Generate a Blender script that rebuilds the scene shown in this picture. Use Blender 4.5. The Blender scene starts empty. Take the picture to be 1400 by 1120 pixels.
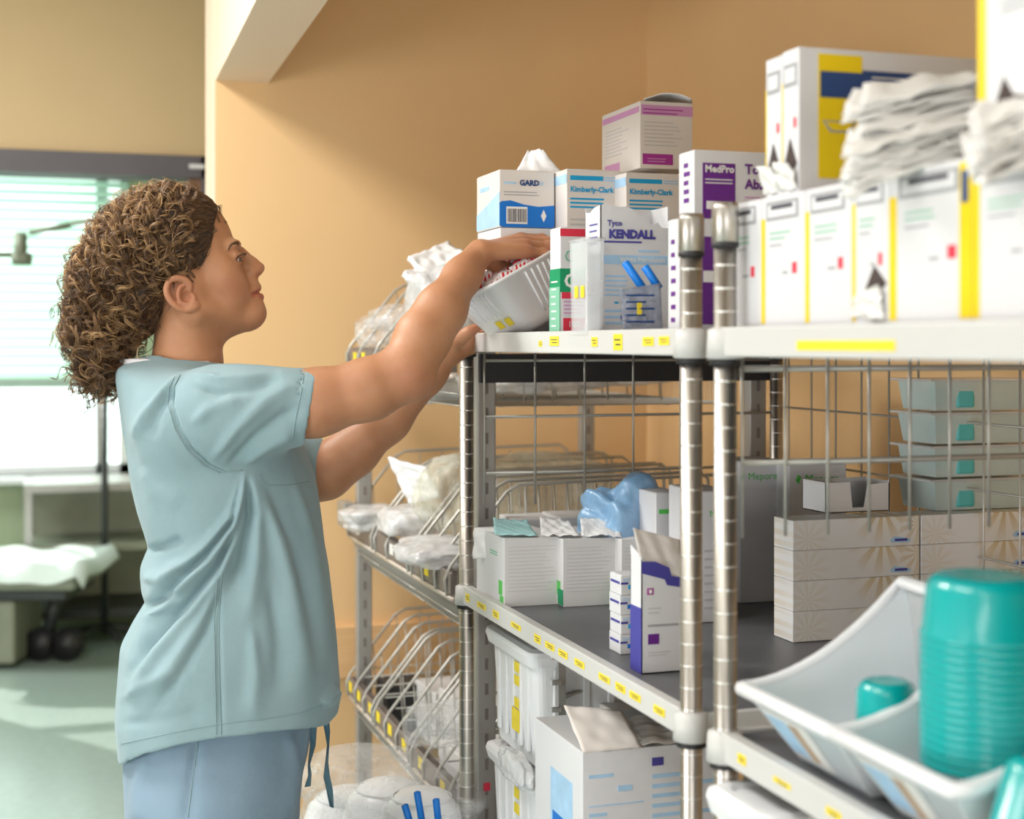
import bpy, bmesh, math, random
import numpy as np
from mathutils import Vector, Matrix
from mathutils.bvhtree import BVHTree

# ------------------------------------------------------------------ camera
F, CX, HY, HC = 2000.0, 700.0, 470.0, 1.45      # focal length in pixels, principal column, horizon row, eye height
TH = math.radians(18.0)
CT, ST = math.cos(TH), math.sin(TH)
scene = bpy.context.scene
COL = scene.collection
cam_d = bpy.data.cameras.new('camera'); cam = bpy.data.objects.new('camera', cam_d); COL.objects.link(cam)
cam.location = (0, 0, HC); cam.rotation_euler = (math.pi/2, 0, -TH)
cam_d.sensor_fit = 'HORIZONTAL'; cam_d.sensor_width = 36.0; cam_d.lens = F/1400*36.0
cam_d.shift_y = -(560-HY)/1400.0
cam_d.clip_start = 0.05; cam_d.clip_end = 200
cam_d.dof.use_dof = True; cam_d.dof.focus_distance = 2.26; cam_d.dof.aperture_fstop = 3.6
scene.camera = cam

# ------------------------------------------------------------------ view, world, lights
vs = scene.view_settings
vs.view_transform = 'Standard'; vs.look = 'None'; vs.gamma = 1.0; vs.use_curve_mapping = False
vs.exposure = 0.18
world = bpy.data.worlds.new('sky'); scene.world = world; world.use_nodes = True
bg = world.node_tree.nodes['Background']
bg.inputs[0].default_value = (0.80, 1.0, 0.93, 1); bg.inputs[1].default_value = 3.2

def area(name, loc, size, power, color, target=None, rot=None):
    d = bpy.data.lights.new(name, 'AREA'); d.shape = 'RECTANGLE'; d.size, d.size_y = size
    d.energy = power; d.color = color
    o = bpy.data.objects.new(name, d); COL.objects.link(o); o.location = loc
    if target is not None:
        o.rotation_euler = (Vector(target)-Vector(loc)).to_track_quat('-Z', 'Y').to_euler()
    elif rot is not None: o.rotation_euler = rot
    return o
sun_d = bpy.data.lights.new('sun', 'SUN'); sun_d.energy = 9.0; sun_d.angle = 0.01; sun_d.color = (1.0, 0.97, 0.9)
sun = bpy.data.objects.new('sun', sun_d); COL.objects.link(sun)
sun.rotation_euler = Vector((0.50, -0.75, -0.42)).to_track_quat('-Z', 'Y').to_euler()
# ceiling panels of the hall and two added fill lights out of view
area('hall_ceiling_light', (-0.70, 2.9, 2.72), (0.6, 1.2), 52, (1.0, 0.97, 0.93), rot=(0, 0, 0))
area('hall_ceiling_light_middle', (-0.70, 1.1, 2.72), (0.6, 1.2), 19, (1.0, 0.97, 0.93), rot=(0, 0, 0))
area('hall_ceiling_light_near', (-0.70, -0.8, 2.72), (0.6, 1.2), 10, (1.0, 0.97, 0.93), rot=(0, 0, 0))
area('aisle_fill_light', (-3.2, 0.9, 1.0), (2.6, 1.3), 66, (0.96, 0.98, 1.0), target=(0.9, 2.3, 0.75))  # added soft fill from the aisle side, no window modelled here
area('rear_fill_light', (-0.3, -2.6, 1.05), (2.4, 1.3), 43, (0.97, 0.98, 1.0), target=(1.0, 2.2, 0.75))  # added fill from behind the camera, lifts the shelf bays
area('room_ceiling_light', (-1.2, 6.6, 2.72), (1.2, 1.2), 55, (0.93, 1.0, 0.96), rot=(0, 0, 0))

# ------------------------------------------------------------------ pixel helpers (1400 x 1120 frame)
def c2w(x, z): return (x*CT+z*ST, z*CT-x*ST)
def px_z(px, py, z):
    x = (px-CX)/F*z; X, Y = c2w(x, z); return Vector((X, Y, HC-(py-HY)/F*z))
def ray(px):
    a = (px-CX)/F; return (a*CT+ST, CT-a*ST)
def px_X(px, py, X):
    t = X/ray(px)[0]; return Vector((X, ray(px)[1]*t, HC-(py-HY)/F*t))
def px_Y(px, py, Y):
    t = Y/ray(px)[1]; return Vector((ray(px)[0]*t, Y, HC-(py-HY)/F*t))
def camz(p): return p[0]*ST+p[1]*CT
def proj(p):
    z = camz(p); return (CX+F*(p[0]*CT-p[1]*ST)/z, HY+F*(HC-p[2])/z)

# ------------------------------------------------------------------ materials
MATS = {}
def mat(name, color, rough=0.5, metal=0.0, var=0.05, scale=12.0, bump=0.0, bscale=60.0, spec=0.5, trans=0.0, alpha=1.0, sss=0.0, emit=0.0, coat=0.0):
    if name in MATS: return MATS[name]
    m = bpy.data.materials.new(name); m.use_nodes = True; MATS[name] = m
    nt = m.node_tree; b = nt.nodes['Principled BSDF']
    tc = nt.nodes.new('ShaderNodeTexCoord')
    if var > 0:
        n = nt.nodes.new('ShaderNodeTexNoise'); n.inputs['Scale'].default_value = scale; n.inputs['Detail'].default_value = 4
        nt.links.new(tc.outputs['Object'], n.inputs['Vector'])
        r = nt.nodes.new('ShaderNodeValToRGB')
        c = np.array(color[:3])
        r.color_ramp.elements[0].position = 0.3; r.color_ramp.elements[1].position = 0.7
        r.color_ramp.elements[0].color = (*(c*(1-var)), 1); r.color_ramp.elements[1].color = (*np.minimum(c*(1+var), 1), 1)
        nt.links.new(n.outputs['Fac'], r.inputs['Fac']); nt.links.new(r.outputs['Color'], b.inputs['Base Color'])
    else: b.inputs['Base Color'].default_value = (*color[:3], 1)
    b.inputs['Roughness'].default_value = rough; b.inputs['Metallic'].default_value = metal
    b.inputs['Specular IOR Level'].default_value = spec; b.inputs['Transmission Weight'].default_value = trans
    b.inputs['Alpha'].default_value = alpha; b.inputs['Coat Weight'].default_value = coat
    if sss > 0:
        b.inputs['Subsurface Weight'].default_value = sss; b.inputs['Subsurface Radius'].default_value = (1.0, 0.35, 0.2)
        b.inputs['Subsurface Scale'].default_value = 0.006
    if emit > 0:
        b.inputs['Emission Color'].default_value = (*color[:3], 1); b.inputs['Emission Strength'].default_value = emit
    if bump > 0:
        n2 = nt.nodes.new('ShaderNodeTexNoise'); n2.inputs['Scale'].default_value = bscale; n2.inputs['Detail'].default_value = 5
        nt.links.new(tc.outputs['Object'], n2.inputs['Vector'])
        bm_ = nt.nodes.new('ShaderNodeBump'); bm_.inputs['Strength'].default_value = bump; bm_.inputs['Distance'].default_value = 0.01
        nt.links.new(n2.outputs['Fac'], bm_.inputs['Height']); nt.links.new(bm_.outputs['Normal'], b.inputs['Normal'])
    return m
def srgb(r, g, b):
    f = lambda c: (c/255/12.92 if c/255 <= 0.04045 else ((c/255+0.055)/1.055)**2.4)
    return (f(r), f(g), f(b))

M_WALL = mat('alcove_paint', (0.80, 0.535, 0.272), 0.6, var=0.02, scale=3, bump=0.03, bscale=400)
M_TRIMP = mat('hall_paint', (0.80, 0.65, 0.50), 0.6, var=0.02, scale=3, bump=0.03, bscale=400)
M_HALL = mat('hall_wall_paint', (0.68, 0.50, 0.27), 0.6, var=0.02, scale=3)
M_GREENW = mat('ward_wall_paint', (0.46, 0.55, 0.36), 0.6, var=0.02, scale=3)
M_CEIL = mat('ceiling_paint', (0.80, 0.78, 0.74), 0.8, var=0.02, scale=5)
M_FRAME = mat('dark_grey_frame', (0.12, 0.11, 0.12), 0.5, var=0.05)
M_WOODF = mat('brown_jamb', (0.24, 0.12, 0.07), 0.5, var=0.15, scale=8)
M_WHITE = mat('white_plastic', (0.83, 0.84, 0.86), 0.35, var=0.015, scale=9)
M_STRIP = mat('white_label_strip', (0.60, 0.595, 0.58), 0.4, var=0.015, scale=6)
M_YEL = mat('yellow_sticker', (0.92, 0.72, 0.03), 0.5, var=0.04, scale=40)
M_WLAB = mat('white_sticker', (0.82, 0.82, 0.80), 0.5, var=0.02)
M_INK = mat('dark_ink', (0.06, 0.06, 0.08), 0.6, var=0.0)
M_LINER = mat('grey_shelf_liner', (0.115, 0.115, 0.125), 0.42, var=0.08, scale=20, bump=0.06, bscale=300)
M_CHROME = mat('chrome_post', (0.50, 0.47, 0.43), 0.36, 1.0, var=0.06, scale=14)
M_RING = mat('chrome_ring', (0.85, 0.85, 0.83), 0.3, 1.0, var=0.0)
M_STEEL = mat('grey_steel', (0.40, 0.39, 0.37), 0.42, 0.5, var=0.05)
M_WIRE = mat('coated_wire', (0.50, 0.49, 0.45), 0.38, 0.45, var=0.05)
M_RAIL = mat('brown_grey_rail', (0.19, 0.16, 0.145), 0.45, var=0.06, scale=20)
M_BLACK = mat('black_plastic', (0.017, 0.017, 0.02), 0.45, var=0.05)
M_RED = mat('red_print', (0.72, 0.03, 0.07), 0.5, var=0.03)

def wood():
    m = bpy.data.materials.new('pine_rail'); m.use_nodes = True; nt = m.node_tree; b = nt.nodes['Principled BSDF']
    tc = nt.nodes.new('ShaderNodeTexCoord'); mp = nt.nodes.new('ShaderNodeMapping'); mp.inputs['Scale'].default_value = (1.2, 1, 14)
    n = nt.nodes.new('ShaderNodeTexNoise'); n.inputs['Scale'].default_value = 5; n.inputs['Detail'].default_value = 6; n.inputs['Distortion'].default_value = 1.2
    r = nt.nodes.new('ShaderNodeValToRGB'); r.color_ramp.elements[0].color = (0.66, 0.38, 0.17, 1); r.color_ramp.elements[1].color = (0.86, 0.57, 0.30, 1)
    nt.links.new(tc.outputs['Object'], mp.inputs[0]); nt.links.new(mp.outputs[0], n.inputs['Vector']); nt.links.new(n.outputs['Fac'], r.inputs[0])
    nt.links.new(r.outputs[0], b.inputs['Base Color']); b.inputs['Roughness'].default_value = 0.45
    return m
M_WOOD = wood()
def vinyl():
    m = bpy.data.materials.new('polished_vinyl'); m.use_nodes = True; nt = m.node_tree; b = nt.nodes['Principled BSDF']
    tc = nt.nodes.new('ShaderNodeTexCoord'); n = nt.nodes.new('ShaderNodeTexNoise'); n.inputs['Scale'].default_value = 30; n.inputs['Detail'].default_value = 8
    n3 = nt.nodes.new('ShaderNodeTexNoise'); n3.inputs['Scale'].default_value = 1.1
    r = nt.nodes.new('ShaderNodeValToRGB'); r.color_ramp.elements[0].color = (0.33, 0.42, 0.385, 1); r.color_ramp.elements[1].color = (0.43, 0.52, 0.48, 1)
    nt.links.new(tc.outputs['Object'], n.inputs['Vector']); nt.links.new(tc.outputs['Object'], n3.inputs['Vector'])
    nt.links.new(n.outputs['Fac'], r.inputs[0]); nt.links.new(r.outputs[0], b.inputs['Base Color'])
    rr = nt.nodes.new('ShaderNodeMapRange'); rr.inputs[3].default_value = 0.16; rr.inputs[4].default_value = 0.32
    nt.links.new(n3.outputs['Fac'], rr.inputs[0]); nt.links.new(rr.outputs[0], b.inputs['Roughness'])
    return m
M_FLOOR = vinyl()
def clear_film(name, color, opac, rough=0.12, bump=0.3, bscale=45.0):
    """thin transparent plastic: mix of see-through and glossy white film, with crinkle relief"""
    m = bpy.data.materials.new(name); m.use_nodes = True; nt = m.node_tree; MATS[name] = m
    b = nt.nodes['Principled BSDF']; out = nt.nodes['Material Output']
    b.inputs['Base Color'].default_value = (*color, 1); b.inputs['Roughness'].default_value = rough; b.inputs['Specular IOR Level'].default_value = 0.8
    tr = nt.nodes.new('ShaderNodeBsdfTransparent'); mx = nt.nodes.new('ShaderNodeMixShader')
    tc = nt.nodes.new('ShaderNodeTexCoord'); n = nt.nodes.new('ShaderNodeTexNoise'); n.inputs['Scale'].default_value = bscale; n.inputs['Detail'].default_value = 5
    nt.links.new(tc.outputs['Object'], n.inputs['Vector'])
    bp = nt.nodes.new('ShaderNodeBump'); bp.inputs['Strength'].default_value = bump; bp.inputs['Distance'].default_value = 0.02
    nt.links.new(n.outputs['Fac'], bp.inputs['Height']); nt.links.new(bp.outputs[0], b.inputs['Normal'])
    lo = nt.nodes.new('ShaderNodeMapRange'); lo.inputs[3].default_value = max(0, opac-0.25); lo.inputs[4].default_value = min(1, opac+0.25)
    nt.links.new(n.outputs['Fac'], lo.inputs[0]); nt.links.new(lo.outputs[0], mx.inputs[0])
    nt.links.new(tr.outputs[0], mx.inputs[1]); nt.links.new(b.outputs[0], mx.inputs[2]); nt.links.new(mx.outputs[0], out.inputs[0])
    return m
M_CLEAR = clear_film('clear_bag_film', (0.9, 0.92, 0.94), 0.26)
M_CLEARW = clear_film('milky_bag_film', (0.88, 0.89, 0.91), 0.62)
M_CLEARB = clear_film('clear_blue_film', (0.30, 0.56, 0.86), 0.75)
M_CLEARBIN = clear_film('clear_bin_plastic', (0.86, 0.88, 0.90), 0.55, 0.15, 0.05, 6)
M_GLASS = clear_film('window_glass', (0.9, 1.0, 0.97), 0.08, 0.02, 0.0)

# ------------------------------------------------------------------ mesh helpers
def mesh_obj(name, v, f, m=None, parent=None, smooth=False, loc=None):
    me = bpy.data.meshes.new(name)
    v = np.asarray(v, dtype=np.float32)
    if isinstance(f, np.ndarray):
        me.vertices.add(len(v)); me.vertices.foreach_set('co', v.ravel())
        k = f.shape[1]; me.loops.add(f.size); me.loops.foreach_set('vertex_index', f.astype(np.int32).ravel())
        me.polygons.add(len(f)); me.polygons.foreach_set('loop_start', np.arange(0, f.size, k, dtype=np.int32))
        me.update(calc_edges=True)
    else:
        me.from_pydata(v.tolist(), [], f); me.update()
    if smooth: me.polygons.foreach_set('use_smooth', np.ones(len(me.polygons), dtype=bool))
    if m is not None: me.materials.append(m)
    o = bpy.data.objects.new(name, me); COL.objects.link(o)
    if parent is not None: o.parent = parent
    if loc is not None: o.location = loc
    return o
def empty(name, loc=(0, 0, 0), rz=0.0, label=None, cat=None, group=None, kind=None):
    o = bpy.data.objects.new(name, None); COL.objects.link(o); o.location = loc; o.rotation_euler = (0, 0, rz)
    o.empty_display_size = 0.05
    tag(o, label, cat, group, kind); return o
def tag(o, label=None, cat=None, group=None, kind=None):
    if label: o['label'] = label
    if cat: o['category'] = cat
    if group: o['group'] = group
    if kind: o['kind'] = kind
    return o
def dup(root, loc, rz, label=None, parent=None):
    r = root.copy(); COL.objects.link(r); r.location = loc; r.rotation_euler = (0, 0, rz); r.parent = parent
    if label: r['label'] = label
    for ch in list(root.children):
        c = ch.copy(); COL.objects.link(c); c.parent = r
        for g in list(ch.children):
            d = g.copy(); COL.objects.link(d); d.parent = c
    return r
class MB:
    """collects boxes, tubes and lathes into one mesh"""
    def __init__(s): s.v = []; s.f = []
    def add(s, v, f):
        n = len(s.v); s.v += [tuple(p) for p in v]; s.f += [tuple(i+n for i in q) for q in f]; return s
    def box(s, x0, x1, y0, y1, z0, z1, bev=0.0):
        if bev <= 0:
            v = [(x, y, z) for z in (z0, z1) for y in (y0, y1) for x in (x0, x1)]
            return s.add(v, [(0, 2, 3, 1), (4, 5, 7, 6), (0, 1, 5, 4), (2, 6, 7, 3), (0, 4, 6, 2), (1, 3, 7, 5)])
        bm = bmesh.new(); bmesh.ops.create_cube(bm, size=1.0)
        for q in bm.verts: q.co = ((x0+x1)/2+q.co.x*(x1-x0), (y0+y1)/2+q.co.y*(y1-y0), (z0+z1)/2+q.co.z*(z1-z0))
        bmesh.ops.bevel(bm, geom=bm.edges[:]+bm.verts[:], offset=bev, segments=2, affect='EDGES', profile=0.5)
        bm.verts.index_update(); s.add([tuple(q.co) for q in bm.verts], [tuple(q.index for q in fc.verts) for fc in bm.faces]); bm.free(); return s
    def tube(s, pts, r, n=6, cap=True, closed=False):
        P = [Vector(p) for p in pts]; N = len(P); rs = r if hasattr(r, '__len__') else [r]*N
        up = None; rings = []
        for i in range(N):
            if closed: t = (P[(i+1) % N]-P[i-1])
            else: t = (P[min(i+1, N-1)]-P[max(i-1, 0)])
            t.normalize()
            if up is None:
                up = Vector((0, 0, 1)) if abs(t.z) < 0.9 else Vector((1, 0, 0))
            a = (up-t*up.dot(t)).normalized(); b = t.cross(a); up = a
            rings.append([P[i]+(a*math.cos(2*math.pi*j/n)+b*math.sin(2*math.pi*j/n))*rs[i] for j in range(n)])
        v = [q for rg in rings for q in rg]; f = []
        for i in range(N if closed else N-1):
            i2 = (i+1) % N
            for j in range(n): f.append((i*n+j, i*n+(j+1) % n, i2*n+(j+1) % n, i2*n+j))
        if cap and not closed: f.append(tuple(range(n-1, -1, -1))); f.append(tuple((N-1)*n+j for j in range(n)))
        return s.add(v, f)
    def lathe(s, prof, n=20, c=(0, 0, 0), cap=True):
        v = []; f = []
        for (r, z) in prof:
            for j in range(n): a = 2*math.pi*j/n; v.append((c[0]+r*math.cos(a), c[1]+r*math.sin(a), c[2]+z))
        for i in range(len(prof)-1):
            for j in range(n): f.append((i*n+j, i*n+(j+1) % n, (i+1)*n+(j+1) % n, (i+1)*n+j))
        if cap: f.append(tuple(range(n-1, -1, -1))); f.append(tuple((len(prof)-1)*n+j for j in range(n)))
        return s.add(v, f)
    def prism(s, poly, axis, a, b):
        """poly: 2D outline extruded along axis ('x','y','z') from a to b"""
        n = len(poly)
        def mk(p, t): return {'x': (t, p[0], p[1]), 'y': (p[0], t, p[1]), 'z': (p[0], p[1], t)}[axis]
        v = [mk(p, a) for p in poly]+[mk(p, b) for p in poly]
        f = [tuple(range(n-1, -1, -1)), tuple(range(n, 2*n))]+[(i, (i+1) % n, n+(i+1) % n, n+i) for i in range(n)]
        return s.add(v, f)
    def build(s, name, m, parent=None, smooth=False, loc=None):
        return mesh_obj(name, s.v, s.f, m, parent, smooth, loc)
def fix_normals(o):
    bm = bmesh.new(); bm.from_mesh(o.data); bmesh.ops.recalc_face_normals(bm, faces=bm.faces); bm.to_mesh(o.data); bm.free(); return o
def text_part(name, s, size, m, parent, M, align='LEFT', bold=0.0):
    cu = bpy.data.curves.new('t', 'FONT'); cu.body = s; cu.size = size; cu.align_x = align; cu.align_y = 'CENTER'; cu.offset = bold; cu.resolution_u = 2
    to = bpy.data.objects.new('t', cu); me = bpy.data.meshes.new_from_object(to)
    bpy.data.objects.remove(to); bpy.data.curves.remove(cu)
    me.transform(M); me.name = name; me.materials.clear(); me.materials.append(m)
    o = bpy.data.objects.new(name, me); COL.objects.link(o); o.parent = parent; return o
# ================================================================== the setting
def struct(name, mb, m, smooth=False): return tag(mb.build(name, m, None, smooth), kind='structure')
YB, XR, XL = 3.60, 1.548, 0.413           # back wall, right wall and aisle edge of the storage alcove
struct('floor', MB().box(-4.5, 3.0, -3.5, 9.0, -0.1, 0.0), M_FLOOR)
struct('ceiling', MB().box(-4.5, 3.0, -3.5, 9.0, 2.75, 2.85), M_CEIL)
struct('wall_back', MB().box(XL, XR, YB, YB+0.19, 0, 2.75), M_WALL)
struct('wall_right', MB().box(XR, XR+0.12, -3.5, YB+0.19, 0, 2.75), M_WALL)
# header beam over the alcove opening, running along the aisle
a = math.radians(1.6)
hb = MB()
x0, x1 = XL, 0.541
sx = -math.tan(a)
v = []
for z in (2.09, 2.75):
    v += [(x0, YB, z), (x1, YB, z), (x1+sx*(YB+3.4), -3.4, z), (x0+sx*(YB+3.4), -3.4, z)]
hb.add(v, [(3, 2, 1, 0), (4, 5, 6, 7), (0, 1, 5, 4), (1, 2, 6, 5), (2, 3, 7, 6), (3, 0, 4, 7)])
o = fix_normals(struct('trim_1', hb, M_TRIMP))
# plastered end of the back wall, lighter aisle colour
struct('trim_2', MB().box(XL-0.004, XL, YB+0.001, YB+0.19, 0, 2.75), M_TRIMP)
# wooden bumper rail on the back wall
zr1 = px_Y(540, 850, YB).z; zr0 = px_Y(540, 921, YB).z
struct('trim_3', MB().box(XL+0.02, XR, YB-0.022, YB, zr0, zr1, 0.004), M_WOOD)
# hall wall with the doorway into the ward
YD = 5.0
hz0 = px_Y(140, 240, YD).z; hz1 = px_Y(140, 210, YD).z
xj = px_Y(283, 300, YD).x
struct('wall_hall', MB().box(-4.5, 3.0, YD, YD+0.12, hz1, 2.75).box(xj, 3.0, YD, YD+0.12, 0, hz1).box(-4.5, -1.9, YD, YD+0.12, 0, hz1), M_HALL)
dr = MB().box(-1.9, xj+0.01, YD-0.03, YD+0.13, hz0, hz1).box(xj-0.022, xj+0.012, YD-0.03, YD+0.13, 0, hz1).box(-1.93, -1.88, YD-0.03, YD+0.13, 0, hz1)
door = tag(dr.build('door_1', M_FRAME), kind='structure')
MB().box(xj-0.060, xj-0.022, YD-0.01, YD+0.12, 0, hz0).build('jamb_lining', M_WOODF, door)
MB().box(xj-0.062, xj-0.012, YD-0.034, YD-0.03, hz0+0.03, hz0+0.045).build('sign_plate', M_WLAB, door)
# ward beyond: window wall, side walls
YW = 8.0
wx0, wx1 = px_Y(-420, 0, YW).x, px_Y(178, 0, YW).x
ws0, ws1 = px_Y(0, 652, YW).z, px_Y(0, 228, YW).z
struct('wall_far', MB().box(-4.5, wx0, YW, YW+0.15, 0, 2.75).box(wx1, 3.0, YW, YW+0.15, 0, 2.75).box(wx0, wx1, YW, YW+0.15, 0, ws0).box(wx0, wx1, YW, YW+0.15, ws1, 2.75), M_GREENW)
struct('wall_left', MB().box(-4.6, -4.5, -3.5, 9.0, 0, 2.75), M_HALL)
struct('wall_front', MB().box(-4.6, 3.0, -3.6, -3.5, 0, 2.75), M_HALL)
struct('wall_ward_right', MB().box(2.9, 3.0, -3.5, 9.0, 0, 2.75), M_GREENW)
win = tag(MB().box(wx0, wx1, YW+0.05, YW+0.10, ws0, ws0+0.05).box(wx0, wx1, YW+0.05, YW+0.10, ws1-0.05, ws1).box(wx0, wx0+0.05, YW+0.05, YW+0.10, ws0, ws1).box(wx1-0.05, wx1, YW+0.05, YW+0.10, ws0, ws1).build('window_1', M_WHITE), kind='structure')
MB().box(wx0+0.05, wx1-0.05, YW+0.07, YW+0.076, ws0+0.05, ws1-0.05).build('pane', M_GLASS, win)
xm = px_Y(140, 0, YW).x
MB().box(xm-0.03, xm+0.03, YW+0.05, YW+0.10, ws0, ws1).build('mullion', M_STEEL, win)
MB().box(wx0, wx1, YW-0.12, YW+0.05, ws0-0.03, ws0).build('window_sill', M_WHITE, win)
# blind: one object per slat
M_SLAT = mat('pale_green_slat', (0.80, 0.92, 0.86), 0.5, var=0.02)
_nt = M_SLAT.node_tree; _t = _nt.nodes.new('ShaderNodeBsdfTranslucent'); _t.inputs[0].default_value = (0.78, 0.92, 0.85, 1); _m = _nt.nodes.new('ShaderNodeMixShader'); _m.inputs[0].default_value = 0.6
_nt.links.new(_nt.nodes['Principled BSDF'].outputs[0], _m.inputs[1]); _nt.links.new(_t.outputs[0], _m.inputs[2]); _nt.links.new(_m.outputs[0], _nt.nodes['Material Output'].inputs[0])
bl = empty('window_blind', ((wx0+wx1)/2, YW-0.03, ws1), 0, 'pale green venetian blind half lowered over the bright ward window', 'blind')
bw = wx1-wx0-0.02
MB().box(-bw/2, bw/2, -0.03, 0.03, -0.05, 0, 0.004).build('head_rail', M_SLAT, bl)
zb = px_Y(0, 512, YW).z-ws1
nsl = 22; sl = None
for i in range(nsl):
    z = -0.08+(zb+0.08)*i/(nsl-1)
    if sl is None:
        v = [(-bw/2, -0.024, -0.018), (bw/2, -0.024, -0.018), (bw/2, 0, 0.003), (-bw/2, 0, 0.003), (-bw/2, 0.024, 0.018), (bw/2, 0.024, 0.018)]
        v2 = [(p[0], p[1], p[2]-0.003) for p in v]
        sl = mesh_obj('slat', v+v2, [(0, 1, 2, 3), (3, 2, 5, 4), (7, 6, 9, 8), (8, 9, 10, 11), (0, 6, 7, 1), (4, 5, 11, 10)], M_SLAT, bl, loc=(0, 0, z))
    else:
        c = sl.copy(); COL.objects.link(c); c.location = (0, 0, z); c.parent = bl
MB().box(-bw/2, bw/2, -0.02, 0.02, zb-0.07, zb-0.02, 0.004).build('bottom_rail', mat('grey_green_rail', (0.40, 0.52, 0.45), 0.5), bl)

# ================================================================== shelving units
XF, XBK = 0.72, 1.33                      # front and back post lines of the row
ZT, ZM = 1.462, 1.020                     # top and middle shelf surfaces
def add_post(unit, x, y, z1, z0=0.0, cap=True):
    p = MB().lathe([(0.0127, z0), (0.0127, z1)], 20).build('post', M_CHROME, unit, True, (x, y, 0))
    p.data.polygons.foreach_set('use_smooth', [len(q.vertices) == 4 for q in p.data.polygons])
    g = MB(); z = z0+0.012
    while z < z1-0.012: g.lathe([(0.0126, z-0.0011), (0.0130, z-0.0006), (0.0130, z+0.0006), (0.0126, z+0.0011)], 14, cap=False); z += 0.0254
    tag(g.build('groove_rings', M_RING, p, True), kind='stuff')
    if cap:
        MB().lathe([(0.0127, z1-0.045), (0.0148, z1-0.043), (0.0148, z1-0.006), (0.0135, z1)], 14).build('cap', M_CHROME, p, True)
        MB().lathe([(0.0128, z1-0.050), (0.0152, z1-0.049), (0.0152, z1-0.044), (0.0128, z1-0.043)], 14).build('seal_ring', M_BLACK, p, True)
    return p
def label_at(shelf, px0, px1, py0, py1, X, loc, m=M_YEL, ink=True):
    """flat sticker on the aisle side of a strip"""
    a = px_X(px0, py0, X); b = px_X(px1, py1, X); z0 = min(a.z, b.z); z1 = max(a.z, b.z)
    y0, y1 = min(a.y, b.y), max(a.y, b.y)
    o = MB().box(X-0.0008, X, y0-loc[1], y1-loc[1], z0-loc[2], z1-loc[2]).build('sticker', m, shelf)
    o.data.transform(Matrix.Translation((-loc[0], 0, 0)))
    if ink and (y1-y0) > 0.012:
        k = MB(); h = z1-z0
        for q in (0.35, 0.65): k.box(X-0.0012, X-0.0008, y0-loc[1]+0.15*(y1-y0), y0-loc[1]+(0.7 if q < 0.5 else 0.85)*(y1-y0), z0-loc[2]+h*q-h*0.05, z0-loc[2]+h*q+h*0.05)
        ko = k.build('sticker_print', M_INK, shelf); ko.data.transform(Matrix.Translation((-loc[0], 0, 0)))
def shelf_part(unit, y0, y1, z, name='shelf', front=True):
    """solid shelf between the posts: liner, channel edge, collars"""
    sh = MB().box(XF+0.006, XBK-0.006, y0, y1, z-0.006, z, 0.001).box(XF+0.02, XBK-0.02, y0+0.006, y1-0.006, z-0.02, z-0.006).build(name, M_LINER, unit)
    ed = MB().box(XF-0.010, XF+0.006, y0-0.012, y1+0.012, z-0.026, z+0.006, 0.002).box(XF+0.006, XBK, y0-0.012, y0-0.002, z-0.024, z+0.003, 0.001).box(XF+0.006, XBK, y1+0.002, y1+0.012, z-0.024, z+0.003, 0.001).box(XBK-0.006, XBK+0.008, y0-0.012, y1+0.012, z-0.026, z+0.004, 0.002)
    ed.build('edge_strip', M_STRIP, sh)
    for (x, y) in ((XF, y0), (XF, y1), (XBK, y0), (XBK, y1)):
        MB().lathe([(0.0128, z-0.030), (0.021, z-0.028), (0.0195, z+0.003), (0.0128, z+0.006)], 16, (x, y, 0)).build('corner_collar', M_STRIP, sh, True)
        MB().lathe([(0.0128, z-0.036), (0.0175, z-0.035), (0.0175, z-0.029), (0.0128, z-0.028)], 16, (x, y, 0)).build('collar_ring', M_BLACK, sh, True)
    return sh
YA0, YA1 = 1.545, 2.475
unitA = empty('shelving_unit', (0, 0, 0), 0, 'chrome shelving unit in the middle, between the wire baskets and the near unit', 'shelving')
add_post(unitA, XF, YA0, 1.60); add_post(unitA, XF, YA1, 1.448, cap=False); add_post(unitA, XBK, YA0, 1.50); add_post(unitA, XBK, YA1, 1.50)
shA_t = shelf_part(unitA, YA0, YA1, ZT); shA_m = shelf_part(unitA, YA0, YA1, ZM); shA_l = shelf_part(unitA, YA0, YA1, 0.52); shA_b = shelf_part(unitA, YA0, YA1, 0.14)
Z0 = (0, 0, 0)
XS = XF-0.0102
for (a_, b_, c_, d_) in ((640, 646, 456, 478), (737, 741, 466, 474), (752, 764, 460, 473), (809, 817, 461, 474), (839, 851, 457, 479), (879, 894, 461, 473), (901, 915, 460, 472)):
    label_at(shA_t, a_, b_, c_, d_, XS, Z0)
for (p0, p1) in ((629, 633), (637, 642), (653, 664), (674, 682), (699, 712), (731, 739), (746, 758), (764, 776), (786, 799), (819, 834), (842, 855), (861, 876), (894, 909)):
    sc_ = (px_X((p0+p1)/2, HY, XS)).y; tcam = XS/ray((p0+p1)/2)[0]
    mid = HY+F*(HC-(ZM-0.010))/tcam
    label_at(shA_m, p0, p1, mid-0.0085*F/tcam, mid+0.0085*F/tcam, XS, Z0)
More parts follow.
